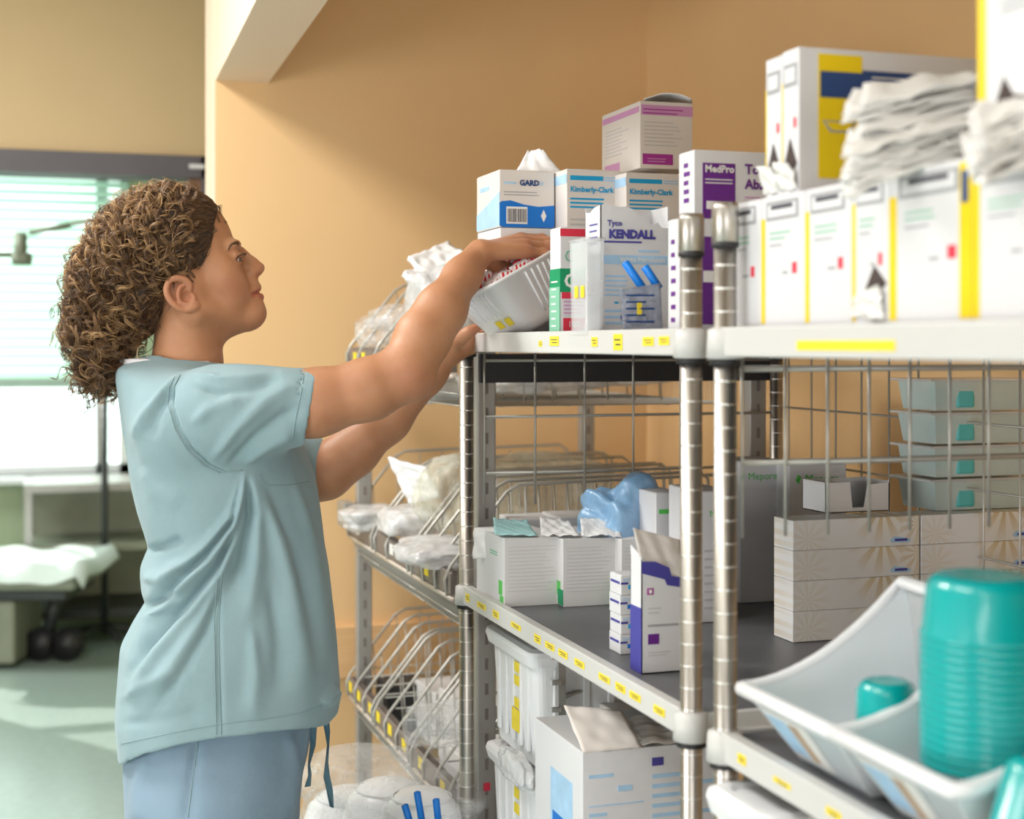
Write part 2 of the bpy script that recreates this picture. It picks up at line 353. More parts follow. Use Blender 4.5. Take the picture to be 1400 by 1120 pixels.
# crumbs of adhesive left on the liner, middle shelf
MB().box(0.915, 0.921, 2.02, 2.026, ZM, ZM+0.003, 0.001).box(0.925, 0.930, 2.03, 2.036, ZM, ZM+0.003, 0.001).build('adhesive_patch', M_WLAB, shA_m)
YB1 = 1.457; YB0 = 0.53
unitB = empty('shelving_unit', (0, 0, 0), 0, 'chrome shelving unit nearest the camera at the right edge, holding mask boxes', 'shelving')
add_post(unitB, XF, YB1, 1.605); add_post(unitB, XF, YB0, 1.60); add_post(unitB, XBK, YB1, 1.50); add_post(unitB, XBK, YB0, 1.50)
shB_t = shelf_part(unitB, YB0, YB1, ZT); shB_m = shelf_part(unitB, YB0, YB1, ZM); shB_l = shelf_part(unitB, YB0, YB1, 0.52); shB_b = shelf_part(unitB, YB0, YB1, 0.14)
label_at(shB_t, 1090, 1224, 466, 480, XS, Z0, ink=False)
for (p0, p1) in ((983, 989), (1009, 1020), (1058, 1081), (1130, 1150)):
    tcam = XS/ray((p0+p1)/2)[0]; mid = HY+F*(HC-(ZM-0.010))/tcam
    label_at(shB_m, p0, p1, mid-0.0075*F/tcam, mid+0.0075*F/tcam, XS, Z0)

# grid panels hung between the posts
def grid_panel(parent, x0, x1, y, z0, z1, dx, dz, r=0.0022, r2=0.0026, name='wire_grid'):
    g = MB(); n = max(1, round((x1-x0)/dx))
    for i in range(n+1):
        x = x0+(x1-x0)*i/n; g.tube([(x, y-0.003, z0), (x, y-0.003, z1)], r, 6)
    z = z1-0.03
    k = MB()
    while z > z0: k.tube([(x0, y, z), (x1, y, z)], r2, 6); z -= dz
    g.add(k.v, k.f)
    return tag(g.build(name, M_WIRE, parent, True), kind='stuff')
grid_panel(unitA, 0.752, 1.32, YA1, 1.163, 1.450, 0.0935, 0.1)
grid_panel(unitB, 0.742, 1.33, YB1+0.006, 1.235, 1.452, 0.0545, 0.105, 0.0021, 0.0034)
# oblique grid along the back of the middle unit
g = MB()
for i in range(11): y = YA0+0.06+i*0.085; g.tube([(1.345, y, 0.9), (1.345, y, 1.44)], 0.002, 6)
for z in (1.43, 1.33, 1.23, 1.13): g.tube([(1.345, YA0, z), (1.345, YA1, z)], 0.002, 6)
tag(g.build('wire_grid', M_WIRE, unitA, True), kind='stuff')
# bar with clips in the lower bay
pz = 2.33; pb = px_z(767, 900, pz)
cl = MB().box(pb.x-0.006, pb.x+0.006, pb.y-0.006, pb.y+0.006, 0.15, 0.99)
cl.build('hanging_rail', M_STEEL, unitA)
for zc in (0.955, 0.915, 0.872, 0.83, 0.785):
    MB().box(pb.x-0.020, pb.x-0.004, pb.y-0.012, pb.y-0.004, zc-0.006, zc+0.003, 0.001).build('rail_clip', M_RING, unitA)
q0 = px_z(770, 953, 2.34); q1 = px_z(795, 944, 2.36); q2 = px_z(850, 943, 2.5)
MB().tube([q0, q1, q2], 0.0045, 8).build('cable', M_STEEL, unitA, True)

# ------------------------------------------------------------------ wire basket rack at the far end
YC0, YC1 = 2.525, 3.43
rack = empty('basket_rack', (0, 0, 0), 0, 'grey upright rack carrying three levels of wire baskets against the back wall', 'rack')
def upright(x, y, z1, w=0.036):
    u = MB().box(x-w/2, x+w/2, y-0.014, y+0.014, 0, z1, 0.003).build('upright', M_STEEL, rack)
    s = MB(); z = 0.1
    while z < z1-0.05: s.box(x-0.003, x+0.003, y-0.0155, y-0.0138, z, z+0.02); z += 0.045
    tag(s.build('slots', M_RAIL, u), kind='stuff'); return u
upright(0.768, YC0, 1.442); upright(0.742, YC1, 1.442); upright(XBK-0.02, YC0, 1.5); upright(XBK-0.02, YC1, 1.5)
MB().box(0.764, 0.785, YC0-0.0165, YC0-0.0142, 1.400, 1.404).build('red_sticker', M_RED, rack)
MB().box(0.762, 0.774, YC0-0.0165, YC0-0.0142, 0.648, 0.662).build('red_sticker', M_RED, rack)
MB().box(0.75, XBK, YC0-0.03, YC0-0.02, 1.380, 1.432, 0.002).build('black_end_panel', M_BLACK, rack)
pe = px_X(466, 700, 0.70)
MB().box(0.690, 0.72, YC1-0.02, YC1+0.06, pe.z-0.03, pe.z+0.03, 0.003).build('end_bracket', M_STEEL, rack)
levels = (1.424, 1.021, 0.637)
segs = ((3.47, 3.185), (3.17, 2.855), (2.84, 2.545))
lab_lv = (((0.25, M_YEL), (0.55, M_YEL)), ((0.4, M_WLAB), (0.5, M_WLAB), (0.4, M_YEL)), ((0.12, 0.45, 0.88), (0.1, 0.45, 0.85), (0.25, 0.8)))
XW = 0.712
basket_names = {0: 'top', 1: 'middle', 2: 'lower'}
seg_names = {0: 'farthest, next to the back wall', 1: 'centre', 2: 'nearest, beside the chrome post'}
def basket(li, si):
    zl = levels[li]; ya, yb = segs[si]; L = ya-yb
    b = empty('wire_basket', (XW, yb, zl), 0, f'wire basket with slanted dividers, {basket_names[li]} level, {seg_names[si]}', 'basket', 'wire baskets on the rack')
    D = 0.56; dp = 0.088
    r = MB().prism([(0.0, -0.026), (0.012, -0.026), (0.012, 0.006), (0.004, 0.014), (0.0, 0.012)], 'y', 0.006, L-0.006).build('label_rail', M_RAIL, b)
    rb = MB(); y = 0.02
    while y < L-0.02: rb.box(0.006, 0.016, y, y+0.004, 0.006, 0.016); y += 0.009
    tag(rb.build('rail_ribs', M_RAIL, r), kind='stuff')
    MB().tube([(0.004, 0.0, -0.034), (0.004, L, -0.034)], 0.005, 8).build('support_rod', mat('beige_rod', (0.62, 0.55, 0.47), 0.4), b, True)
    if li == 2: spots = [(t, M_YEL) for t in lab_lv[2][si]]
    elif li == 1: spots = [lab_lv[1][si]]
    else: spots = [(0.3, M_YEL), (0.62, M_YEL)]
    for (t, mm) in spots:
        yc = L-t*L; MB().box(-0.0012, -0.0002, yc-0.016, yc+0.016, -0.016, 0.006).build('sticker', mm, b)
    w = MB(); n = int(L/0.0125)
    for i in range(n+1):
        y = L*i/n
        w.tube([(0.006, y, -0.03), (0.03, y, -dp), (D, y, -dp), (D, y, 0.10 if i % 3 == 0 else 0.0)], 0.0011, 4)
    for z in (-0.045, -0.065): w.tube([(0.012, 0, z), (0.012, L, z)], 0.0013, 4)
    for i in range(9): x = 0.03+(D-0.03)*i/8; w.tube([(x, 0, -dp-0.001), (x, L, -dp-0.001)], 0.0014, 4)
    for z in (-0.04, 0.0, 0.10): w.tube([(D, 0, z), (D, L, z)], 0.0015, 4)
    tag(w.build('wire_mesh', M_WIRE, b, True), kind='stuff')
    ys = ((L-0.006, L*0.5), (L-0.006, 0.012) if si == 0 else (L-0.006, L*0.62, 0.012) if si == 1 else (L-0.006, L*0.68, L*0.36, 0.03), (L-0.006, L*0.66, L*0.33, 0.006))[li]
    for y in ys:
        dv = MB().tube([(0.0, y, -0.03), (-0.004, y, 0.0), (0.006, y, 0.022), (0.115, y, 0.155), (0.14, y, 0.168), (D-0.02, y, 0.175), (D, y, 0.16), (D, y, -0.05)], 0.0034, 8)
        for j in range(9): x = 0.06+j*0.058; dv.tube([(x, y, min(0.165, 0.022+(x-0.006)*1.22)), (x+0.012, y, -dp)], 0.0016, 5)
        dv.tube([(0.02, y, 0.03), (D, y, 0.03)], 0.0016, 5)
        dv.build('divider', M_WIRE, b, True)
    return b
for li in range(3):
    for si in range(3): basket(li, si)
# ================================================================== cartons and supplies
M_CARD = mat('white_carton', (0.70, 0.70, 0.72), 0.55, var=0.02, scale=10)
M_CARDG = mat('grey_white_carton', (0.70, 0.69, 0.69), 0.6, var=0.03, scale=10)
M_CARDB = mat('warm_white_carton', (0.74, 0.69, 0.65), 0.6, var=0.03, scale=10)
M_KRAFT = mat('brown_board', (0.46, 0.33, 0.22), 0.75, var=0.08, scale=30)
M_DARKIN = mat('carton_inside', (0.30, 0.25, 0.20), 0.8, var=0.1)
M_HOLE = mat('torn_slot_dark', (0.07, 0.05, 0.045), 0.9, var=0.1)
M_BLUE = mat('bright_blue_print', (0.0, 0.17, 0.62), 0.45, var=0.02)
M_SKY = mat('light_blue_print', (0.0, 0.36, 0.70), 0.5, var=0.02)
M_PALEB = mat('pale_blue_print', (0.40, 0.62, 0.84), 0.5, var=0.1, scale=30)
M_NAVY = mat('navy_print', (0.012, 0.055, 0.20), 0.45, var=0.03)
M_PURP = mat('purple_print', (0.13, 0.015, 0.24), 0.45, var=0.03)
M_MAG = mat('magenta_print', (0.38, 0.03, 0.30), 0.5, var=0.03)
M_PINK = mat('pink_print', (0.62, 0.30, 0.56), 0.5, var=0.05)
M_GREEN = mat('green_print', (0.0, 0.30, 0.12), 0.5, var=0.03)
M_PALEG = mat('pale_green_print', (0.22, 0.52, 0.36), 0.5, var=0.1)
M_LIME = mat('leaf_green_print', (0.10, 0.55, 0.10), 0.5, var=0.05)
M_YPR = mat('yellow_print', (0.85, 0.62, 0.0), 0.45, var=0.02)
M_GREYP = mat('grey_print', (0.36, 0.36, 0.38), 0.6, var=0.05)
M_LGREY = mat('light_grey_print', (0.56, 0.55, 0.56), 0.6, var=0.05)
M_FAINT = mat('faint_grey_print', (0.59, 0.585, 0.59), 0.6, var=0.03)
M_INDIGO = mat('indigo_print', (0.06, 0.055, 0.32), 0.5, var=0.03)
M_TEAL = mat('turquoise_plastic', (0.0, 0.38, 0.385), 0.22, var=0.01, coat=0.3)
M_PAPER = mat('white_tissue', (0.86, 0.86, 0.86), 0.8, var=0.02, bump=0.15, bscale=80)
M_GLOVE = mat('cream_white_gloves', (0.82, 0.81, 0.78), 0.5, var=0.03)

EPS = 0.0005
class Carton:
    """closed carton: bevelled body, raised print; local frame: base centre, front = -Y, aisle side = -X"""
    def __init__(s, name, label, cat, loc, w, d, h, rz=0, body=M_CARD, group=None, seam=True, bev=0.0012):
        s.w, s.d, s.h = w, d, h
        s.e = empty(name, loc, rz, label, cat, group)
        s.body = MB().box(-w/2, w/2, -d/2, d/2, 0, h, bev).build('body', body, s.e)
        if seam:
            MB().box(-w/2+0.002, w/2-0.002, -d/2+0.0015, -0.0006, h-0.0002, h+0.0008).build('top_flap', body, s.e)
            MB().box(-w/2+0.002, w/2-0.002, 0.0006, d/2-0.0015, h-0.0002, h+0.0008).build('top_flap', body, s.e)
    def _M(s, face, u, v, off):
        if face == 'F': return Matrix.Translation((-s.w/2+u*s.w, -s.d/2-off, v*s.h)) @ Matrix.Rotation(math.pi/2, 4, 'X')
        if face == 'L': return Matrix.Translation((-s.w/2-off, s.d/2-u*s.d, v*s.h)) @ Matrix.Rotation(-math.pi/2, 4, 'Z') @ Matrix.Rotation(math.pi/2, 4, 'X')
        return Matrix.Translation((-s.w/2+u*s.w, -s.d/2+v*s.d, s.h+off))
    def size(s, face): return {'F': (s.w, s.h), 'L': (s.d, s.h), 'T': (s.w, s.d)}[face]
    def panel(s, face, u0, v0, u1, v1, m, name='printed_panel', lay=1):
        W, Hh = s.size(face); t = EPS*lay
        mb = MB().box(0, (u1-u0)*W, 0, (v1-v0)*Hh, 0, t*0.9)
        o = mb.build(name, m, s.e); o.data.transform(s._M(face, u0, v0, EPS*(lay-1)*0.5)); return s
    def poly(s, face, pts, m, name='printed_shape', lay=1):
        W, Hh = s.size(face)
        o = MB().prism([(p[0]*W, p[1]*Hh) for p in pts], 'z', 0, EPS*lay*0.9).build(name, m, s.e); o.data.transform(s._M(face, 0, 0, 0)); return s
    def lines(s, face, u0, v0, u1, v1, n, m, fill=0.4, seed=0, name='printed_lines', lay=1):
        W, Hh = s.size(face); rg = random.Random(seed); k = MB(); dv = (v1-v0)/n
        for i in range(n):
            e = u0+(u1-u0)*(rg.uniform(0.65, 1.0)); vv = v0+dv*i
            k.box(u0*W, e*W, vv*Hh, (vv+dv*fill)*Hh, 0, EPS*lay*0.9)
        o = k.build(name, m, s.e); o.data.transform(s._M(face, 0, 0, 0)); return s
    def text(s, face, u, v, size, string, m, lay=2, bold=0.0, align='LEFT', flip=False):
        M = s._M(face, u, v, EPS*lay)
        if flip: M = M @ Matrix.Rotation(math.pi/2, 4, 'Z')
        text_part('lettering', string, size, m, s.e, M, align, bold); return s
    def barcode(s, face, u0, v0, u1, v1, lay=2, seed=1):
        s.panel(face, u0, v0, u1, v1, M_WLAB, 'barcode_field', lay)
        W, Hh = s.size(face); rg = random.Random(seed); k = MB(); u = u0+0.05*(u1-u0)
        while u < u1-0.06*(u1-u0):
            b = rg.uniform(0.012, 0.045)*(u1-u0); k.box(u*W, (u+b)*W, (v0+0.1*(v1-v0))*Hh, (v1-0.12*(v1-v0))*Hh, 0, EPS*(lay+1)*0.95); u += b+rg.uniform(0.015, 0.04)*(u1-u0)
        o = k.build('barcode_bars', M_INK, s.e); o.data.transform(s._M(face, 0, 0, 0)); return s
def solve(xe, z, zb, ytop, x1, xl, rz=0.0):
    C = px_z(xe, HY, z)
    def ext(dx, dy, px):
        a = (px-CX)/F; cx, cz = C.x*CT-C.y*ST, camz(C); ex, ez = dx*CT-dy*ST, dx*ST+dy*CT
        return (a*cz-cx)/(ex-a*ez)
    c, s = math.cos(rz), math.sin(rz)
    w = ext(c, s, x1); d = ext(-s, c, xl); h = HC-(ytop-HY)/F*z-zb
    ctr = Vector((C.x+w/2*c-d/2*s, C.y+w/2*s+d/2*c, zb)); return ctr, w, d, h
def carton_px(name, label, cat, xe, z, zb, ytop, x1, xl, rz=0.0, d=None, w=None, **k):
    ctr, w_, d_, h = solve(xe, z, zb, ytop, x1, xl, rz)
    C = px_z(xe, HY, z); w_ = w or w_; d_ = d or d_
    c, s = math.cos(rz), math.sin(rz)
    ctr = Vector((C.x+w_/2*c-d_/2*s, C.y+w_/2*s+d_/2*c, zb))
    if VERB: print('%-18s w %.3f d %.3f h %.3f  at %.3f %.3f' % (name, w_, d_, h, ctr.x, ctr.y))
    return Carton(name, label, cat, ctr, w_, d_, h, rz, **k)
VERB = False
rnd = random.Random(7)

def crumple(name, label, cat, c, size, m, seed=0, amp=0.22, rz=0.0, tilt=0.0, sub=4, group=None, flat=0.6, kind=None, parent=None):
    """crinkled soft pouch: displaced ball with sharp creases, squared off towards a pillow"""
    bm = bmesh.new(); bmesh.ops.create_icosphere(bm, subdivisions=sub, radius=1.0)
    V = np.array([q.co[:] for q in bm.verts]); Fc = np.array([[q.index for q in f.verts] for f in bm.faces]); bm.free()
    rg = np.random.RandomState(seed)
    P = np.sign(V)*np.abs(V)**flat
    dsp = np.zeros(len(V))
    for i in range(9):
        k = rg.normal(size=3); k *= rg.uniform(2.0, 7.0)/np.linalg.norm(k); dsp += (np.abs(np.sin(V@k+rg.uniform(0, 6)))-0.6)*rg.uniform(0.4, 1)/(1+0.25*np.linalg.norm(k))
    P = P*(1+amp*dsp)[:, None]*np.array(size)/2
    R = np.array(Matrix.Rotation(rz, 3, 'Z') @ Matrix.Rotation(tilt, 3, 'Y'))
    P = P@R.T
    P[:, 2] -= P[:, 2].min()
    o = mesh_obj(name, P, Fc, m, parent, True, c)
    tag(o, label, cat, group, kind); return o
def sheet(name, label, cat, quad, m, seed=0, amp=0.006, n=16, thick=0.0012, group=None, parent=None, sag=0.0):
    """crinkled sheet between four corner points"""
    q = [np.array(p, float) for p in quad]; rg = np.random.RandomState(seed)
    u, v = np.meshgrid(np.linspace(0, 1, n), np.linspace(0, 1, n), indexing='ij')
    P = (q[0][None, None]*((1-u)*(1-v))[..., None]+q[1][None, None]*(u*(1-v))[..., None]+q[2][None, None]*(u*v)[..., None]+q[3][None, None]*((1-u)*v)[..., None])
    nrm = np.cross(q[1]-q[0], q[3]-q[0]); nrm /= np.linalg.norm(nrm)
    d = np.zeros_like(u)
    for i in range(7):
        k = rg.normal(size=2)*rg.uniform(3, 9); d += (np.abs(np.sin(k[0]*u+k[1]*v+rg.uniform(0, 6)))-0.5)*rg.uniform(0.4, 1.0)
    P = P+nrm*(amp*d+sag*4*u*(1-u))[..., None]
    top = P.reshape(-1, 3); bot = (P-nrm*thick).reshape(-1, 3); V = np.vstack([top, bot]); c0 = V.mean(0)
    f = []; N = n*n
    for i in range(n-1):
        for j in range(n-1):
            a_, b_, c_, d_ = i*n+j, (i+1)*n+j, (i+1)*n+j+1, i*n+j+1
            f.append((a_, b_, c_, d_)); f.append((N+d_, N+c_, N+b_, N+a_))
    bd = [i*n for i in range(n)]+[(n-1)*n+j for j in range(1, n)]+[i*n+n-1 for i in range(n-2, -1, -1)]+[j for j in range(n-2, 0, -1)]
    for i in range(len(bd)): a_, b_ = bd[i], bd[(i+1) % len(bd)]; f.append((b_, a_, N+a_, N+b_))
    base = Vector((c0[0], c0[1], V[:, 2].min()))
    o = mesh_obj(name, V-np.array(base), f, m, parent, True, base)
    if label: tag(o, label, cat, group)
    return o
def thin_box(w, d, h, t, front=None, left=None, bottom=True, base_w=None, base_d=None):
    """open carton of four thin walls; front / left: top outline as (fraction along, height) points"""
    mb = MB()
    fr = front or [(0, h), (1, h)]; lf = left or [(0, h), (1, h)]
    mb.prism([(-w/2, 0), (w/2, 0)]+[(-w/2+u*w, z) for (u, z) in reversed(fr)], 'y', -d/2, -d/2+t)
    mb.prism([(-w/2, 0), (w/2, 0), (w/2, h), (-w/2, h)], 'y', d/2-t, d/2)
    mb.prism([(d/2, 0), (-d/2, 0)]+[(d/2-u*d, z) for (u, z) in reversed(lf)], 'x', -w/2, -w/2+t)
    mb.prism([(d/2, 0), (-d/2, 0), (-d/2, h), (d/2, h)], 'x', w/2-t, w/2)
    if bottom: mb.box(-w/2, w/2, -d/2, d/2, 0, t)
    return mb

# ------------------------------------------------------------------ top shelf of the middle unit
zs = ZT+0.0005
# glove box with the blue swoosh, standing on a plain one
zg = px_z(683, 311, 2.42).z
c = carton_px('supply_carton', 'plain white carton under the blue and white glove box', 'carton', 684, 2.42, zs, 311.5, 760, 653, body=M_CARD)
c = carton_px('glove_carton', 'white glove carton with a bright blue wave band and barcode', 'carton', 683, 2.42, zg+0.001, 232, 758, 652, body=M_CARDB)
c.poly('F', [(0, 0.03), (0, 0.42), (0.03, 0.45), (0.2, 0.47), (0.45, 0.40), (0.7, 0.37), (1, 0.40), (1, 0.03), (0.96, 0.0), (0.04, 0.0)], M_BLUE)
c.barcode('F', 0.12, 0.06, 0.50, 0.36); c.poly('F', [(0.75, 0.21), (0.80, 0.32), (0.85, 0.21), (0.80, 0.10)], M_WLAB, lay=2)
c.lines('F', 0.08, 0.76, 0.38, 0.80, 1, M_PALEB, 0.9, 4).text('F', 0.36, 0.78, 0.0125, 'GARD', M_NAVY, bold=0.0006).text('F', 0.70, 0.78, 0.010, '60', M_PALEB).lines('F', 0.08, 0.56, 0.95, 0.66, 2, M_GREYP, 0.3, 4)
c.poly('L', [(0, 0.02), (0, 0.30), (0.4, 0.42), (1, 0.62), (1, 0.02)], M_PALEB).panel('L', 0.15, 0.70, 0.55, 0.78, M_PALEB)
# crumpled tissue sticking up behind
p = [px_z(700, 245, 2.50), px_z(775, 245, 2.50), px_z(742, 205, 2.49), px_z(722, 206, 2.52)]
sheet('tissue_sheet', 'white tissue sheet peaking up behind the blue wave glove carton', 'tissue', p, M_PAPER, 3, 0.003)
# surgical mask cartons, two columns
zk = ZT+0.146
def mask_front(c):
    c.panel('F', 0.06, 0.86, 0.66, 0.92, M_SKY).lines('F', 0.68, 0.86, 0.96, 0.93, 2, M_PALEB, 0.5, 2)
    c.text('F', 0.06, 0.74, 0.0122, 'Kimberly-Clark', M_SKY, bold=0.0004).lines('F', 0.06, 0.50, 0.72, 0.66, 3, M_SKY, 0.45, 5).lines('F', 0.06, 0.08, 0.7, 0.40, 5, M_LGREY, 0.4, 6)
    c.panel('L', 0, 0.82, 1, 0.94, M_PALEB)
for (nm, xe, x1, xl, yt, z) in (('left', 775, 850, 758, 231, 2.40), ('right', 856, 930, 849, 236, 2.38)):
    c = carton_px('mask_carton', f'mask carton hidden below, base of the {nm} stack behind the torn carton', 'carton', xe, z, zs, HY-F*(zk-HC)/z, x1, xl, d=0.17, body=M_CARDG)
    c = carton_px('mask_carton', 'mask carton with sky-blue lettering, '+('beside the blue wave glove carton' if nm == 'left' else 'right one, under the magenta striped carton'), 'carton', xe, z, zk+0.002, yt, x1, xl, d=0.17, body=M_CARDB)
    mask_front(c)
zt1 = HC+F**-1*(HY-231)*2.40
c = carton_px('supply_carton', 'tall white carton with magenta stripes on top of the mask cartons', 'carton', 875, 2.42, zt1+0.004, 138, 947, 823, body=M_CARDB)
zmag = c.e.location.z+c.h
c.panel('L', 0.02, 0.84, 0.98, 0.93, M_PINK).panel('F', 0.02, 0.80, 1.0, 0.95, M_PINK).lines('F', 0.06, 0.82, 0.95, 0.93, 2, M_MAG, 0.3, 3, lay=2)
c.panel('F', 0.05, 0.06, 0.62, 0.22, M_MAG).lines('F', 0.14, 0.10, 0.52, 0.18, 2, M_PINK, 0.3, 5, lay=2).panel('L', 0.08, 0.05, 0.48, 0.18, M_PINK)
c.lines('F', 0.08, 0.34, 0.9, 0.74, 7, M_LGREY, 0.3, 7).lines('L', 0.1, 0.3, 0.7, 0.75, 8, M_LGREY, 0.25, 8)
p = [px_z(880, 140, 2.43), px_z(946, 142, 2.43), px_z(947, 132, 2.58), px_z(880, 131, 2.58)]
sheet('paper_sheet', 'loose bowed paper lid on top of the magenta striped carton', 'paper', [Vector((q.x, q.y, zmag+0.004)) for q in p], M_PAPER, 5, 0.0012, sag=0.010)
# tongue depressor cartons
zd = px_z(949, 300, 1.86).z
c = carton_px('depressor_carton', 'white tongue depressor carton with purple lettering, lower of two, behind the near posts', 'carton', 929, 1.80, zs, 299, 1010, 913, w=0.16)
c.lines('L', 0.3, 0.1, 0.75, 0.9, 7, M_PURP, 0.35, 3).panel('F', 0.16, 0.08, 0.5, 0.85, M_PURP).panel('F', 0.2, 0.45, 0.45, 0.55, M_WLAB, lay=2)
c = carton_px('depressor_carton', 'white tongue depressor carton with a purple panel, upper of two', 'carton', 949, 1.86, zd+0.0015, 205, 1055, 928, w=0.17)
c.panel('F', 0.07, 0.0, 0.34, 0.82, M_PURP).text('F', 0.085, 0.73, 0.0128, 'MedPro', M_WLAB, lay=3, bold=0.0004).lines('F', 0.09, 0.52, 0.32, 0.62, 2, M_WLAB, 0.3, 2, lay=2).panel('F', 0.10, 0.14, 0.31, 0.26, M_WLAB, lay=2)
c.text('F', 0.42, 0.74, 0.0175, 'Tongue', M_PURP, bold=0.0006).text('F', 0.42, 0.52, 0.0175, 'Abaisse', M_PURP, bold=0.0006).lines('F', 0.42, 0.32, 0.55, 0.36, 1, M_PINK, 0.5, 2).text('F', 0.42, 0.20, 0.0125, '100 St', M_PURP, bold=0.0004)
c.lines('L', 0.35, 0.25, 0.75, 0.9, 5, M_PURP, 0.5, 9)
p = [px_z(930, 211, 1.90), px_z(948, 211, 1.86), px_z(952, 204, 1.90), px_z(938, 200, 1.93)]
# green and white carton
c = carton_px('dressing_carton', 'slim white carton with green side panel and red blocks beside the held bin', 'carton', 766, 2.16, zs, 311, 806, 752)
c.panel('L', 0, 0, 1, 0.62, M_GREEN).panel('L', 0.0, 0.02, 1, 0.45, M_PALEG, lay=2).lines('L', 0.2, 0.08, 0.8, 0.56, 7, M_WLAB, 0.22, 4, lay=3)
c.panel('F', 0, 0.40, 1, 0.62, M_GREEN).text('F', 0.12, 0.50, 0.030, 'C', M_WLAB, bold=0.0008).text('F', 0.12, 0.73, 0.026, 'C', M_PALEG)
c.panel('F', 0.0, 0.92, 1, 0.99, M_RED).panel('F', 0.05, 0.34, 1.0, 0.40, M_RED).lines('F', 0.12, 0.20, 0.95, 0.34, 4, M_PINK, 0.4, 4).panel('F', 0.1, 0.01, 0.85, 0.16, M_RED).text('F', 0.25, 0.10, 0.013, '100', M_WLAB)
c.poly('F', [(0.6, 0.0), (0.75, 0.06), (1, 0.03), (1, 0)], M_PALEG)
# torn carton with royal-blue lettering (perforated top edge)
ctr, w, d, h = solve(821, 2.00, zs, 280, 914, 800)
e = empty('torn_carton', ctr, 0, 'tall white carton with torn perforated top and blue lettering, centre of the top shelf', 'carton')
fr = [(0, h), (0.10, h+0.001), (0.25, h-0.002), (0.38, h-0.001), (0.50, h-0.006), (0.57, h-0.014), (0.63, h-0.013), (0.68, h-0.021), (0.76, h-0.026), (0.84, h-0.022), (0.90, h-0.029), (1, h-0.030)]
lf = [(0, h-0.006), (0.3, h-0.008), (0.6, h-0.002), (1, h)]
thin_box(w, d, h, 0.0015, fr, lf).build('body', M_CARD, e)
class FakeC(Carton):
    def __init__(s, e, w, d, h): s.e, s.w, s.d, s.h = e, w, d, h
k = FakeC(e, w, d, h)
k.text('F', 0.10, 0.86, 0.0105, 'Tyco', M_INDIGO, bold=0.0004).text('F', 0.12, 0.775, 0.0158, 'KENDALL', M_INDIGO, bold=0.0010).panel('F', 0.05, 0.71, 0.6, 0.725, M_INDIGO)
k.panel('F', 0.04, 0.545, 1.0, 0.615, M_PALEB).text('F', 0.28, 0.580, 0.0092, 'White Petrolatum', M_WLAB, lay=3, bold=0.0002).lines('F', 0.06, 0.30, 0.40, 0.48, 5, M_PALEB, 0.4, 5).lines('F', 0.06, 0.08, 0.35, 0.22, 3, M_PALEB, 0.4, 6)
k.panel('F', 0.72, 0.40, 0.86, 0.415, M_PALEB).lines('F', 0.55, 0.64, 0.98, 0.67, 1, M_PALEB, 0.6, 4).panel('F', 0.2, 0.24, 0.26, 0.255, M_SKY).text('F', 0.28, 0.13, 0.012, 'KENDALL', M_INDIGO)
k.lines('L', 0.3, 0.70, 0.9, 0.90, 4, M_INDIGO, 0.25, 3)
# clear bin standing in front of it
def clear_bin(name, label, ctr, w, d, h, m, flare=0.008, stick=()):
    e = empty(name, ctr, 0, label, 'bin')
    t = 0.002; mb = MB()
    for (f0, f1, z0, z1) in ((0, flare, 0.0, h),):
        o_b = [(-w/2+f1, -d/2+f1), (w/2-f1, -d/2+f1), (w/2-f1, d/2-f1), (-w/2+f1, d/2-f1)]; o_t = [(-w/2, -d/2), (w/2, -d/2), (w/2, d/2), (-w/2, d/2)]
        i_t = [(-w/2+t, -d/2+t), (w/2-t, -d/2+t), (w/2-t, d/2-t), (-w/2+t, d/2-t)]; i_b = [(-w/2+f1+t, -d/2+f1+t), (w/2-f1-t, -d/2+f1+t), (w/2-f1-t, d/2-f1-t), (-w/2+f1+t, d/2-f1-t)]
        v = [(*q, z0) for q in o_b]+[(*q, z1) for q in o_t]+[(*q, z1) for q in i_t]+[(*q, z0+t) for q in i_b]
        f = []
        for r_ in range(3):
            for i in range(4): f.append((r_*4+i, r_*4+(i+1) % 4, r_*4+4+(i+1) % 4, r_*4+4+i))
        f += [(3, 2, 1, 0), (12, 13, 14, 15)]
        mb.add(v, f)
    mb.build('body', m, e)
    rim = [(-w/2, -d/2, h), (w/2, -d/2, h), (w/2, d/2, h), (-w/2, d/2, h)]
    MB().tube(rim, 0.0025, 6, closed=True).build('rim', m, e, True)
    for (u, v_) in stick: MB().box(-w/2+flare*(1-v_)-0.0015, -w/2+flare*(1-v_)-0.0003, -u*d/2-0.006, -u*d/2+0.006, v_*h-0.008, v_*h+0.008).build('sticker', M_YEL, e)
    return e
b_ = clear_bin('clear_bin', 'clear plastic bin with two yellow stickers in front of the torn carton', Vector((0.7195, 1.882, zs)), 0.026, 0.064, HC+(HY-328)/F*2.0-zs, clear_film('thin_clear_plastic', (0.86, 0.88, 0.90), 0.32, 0.15, 0.05, 6), 0.002, ((0.55, 0.45), (-0.2, 0.45)))
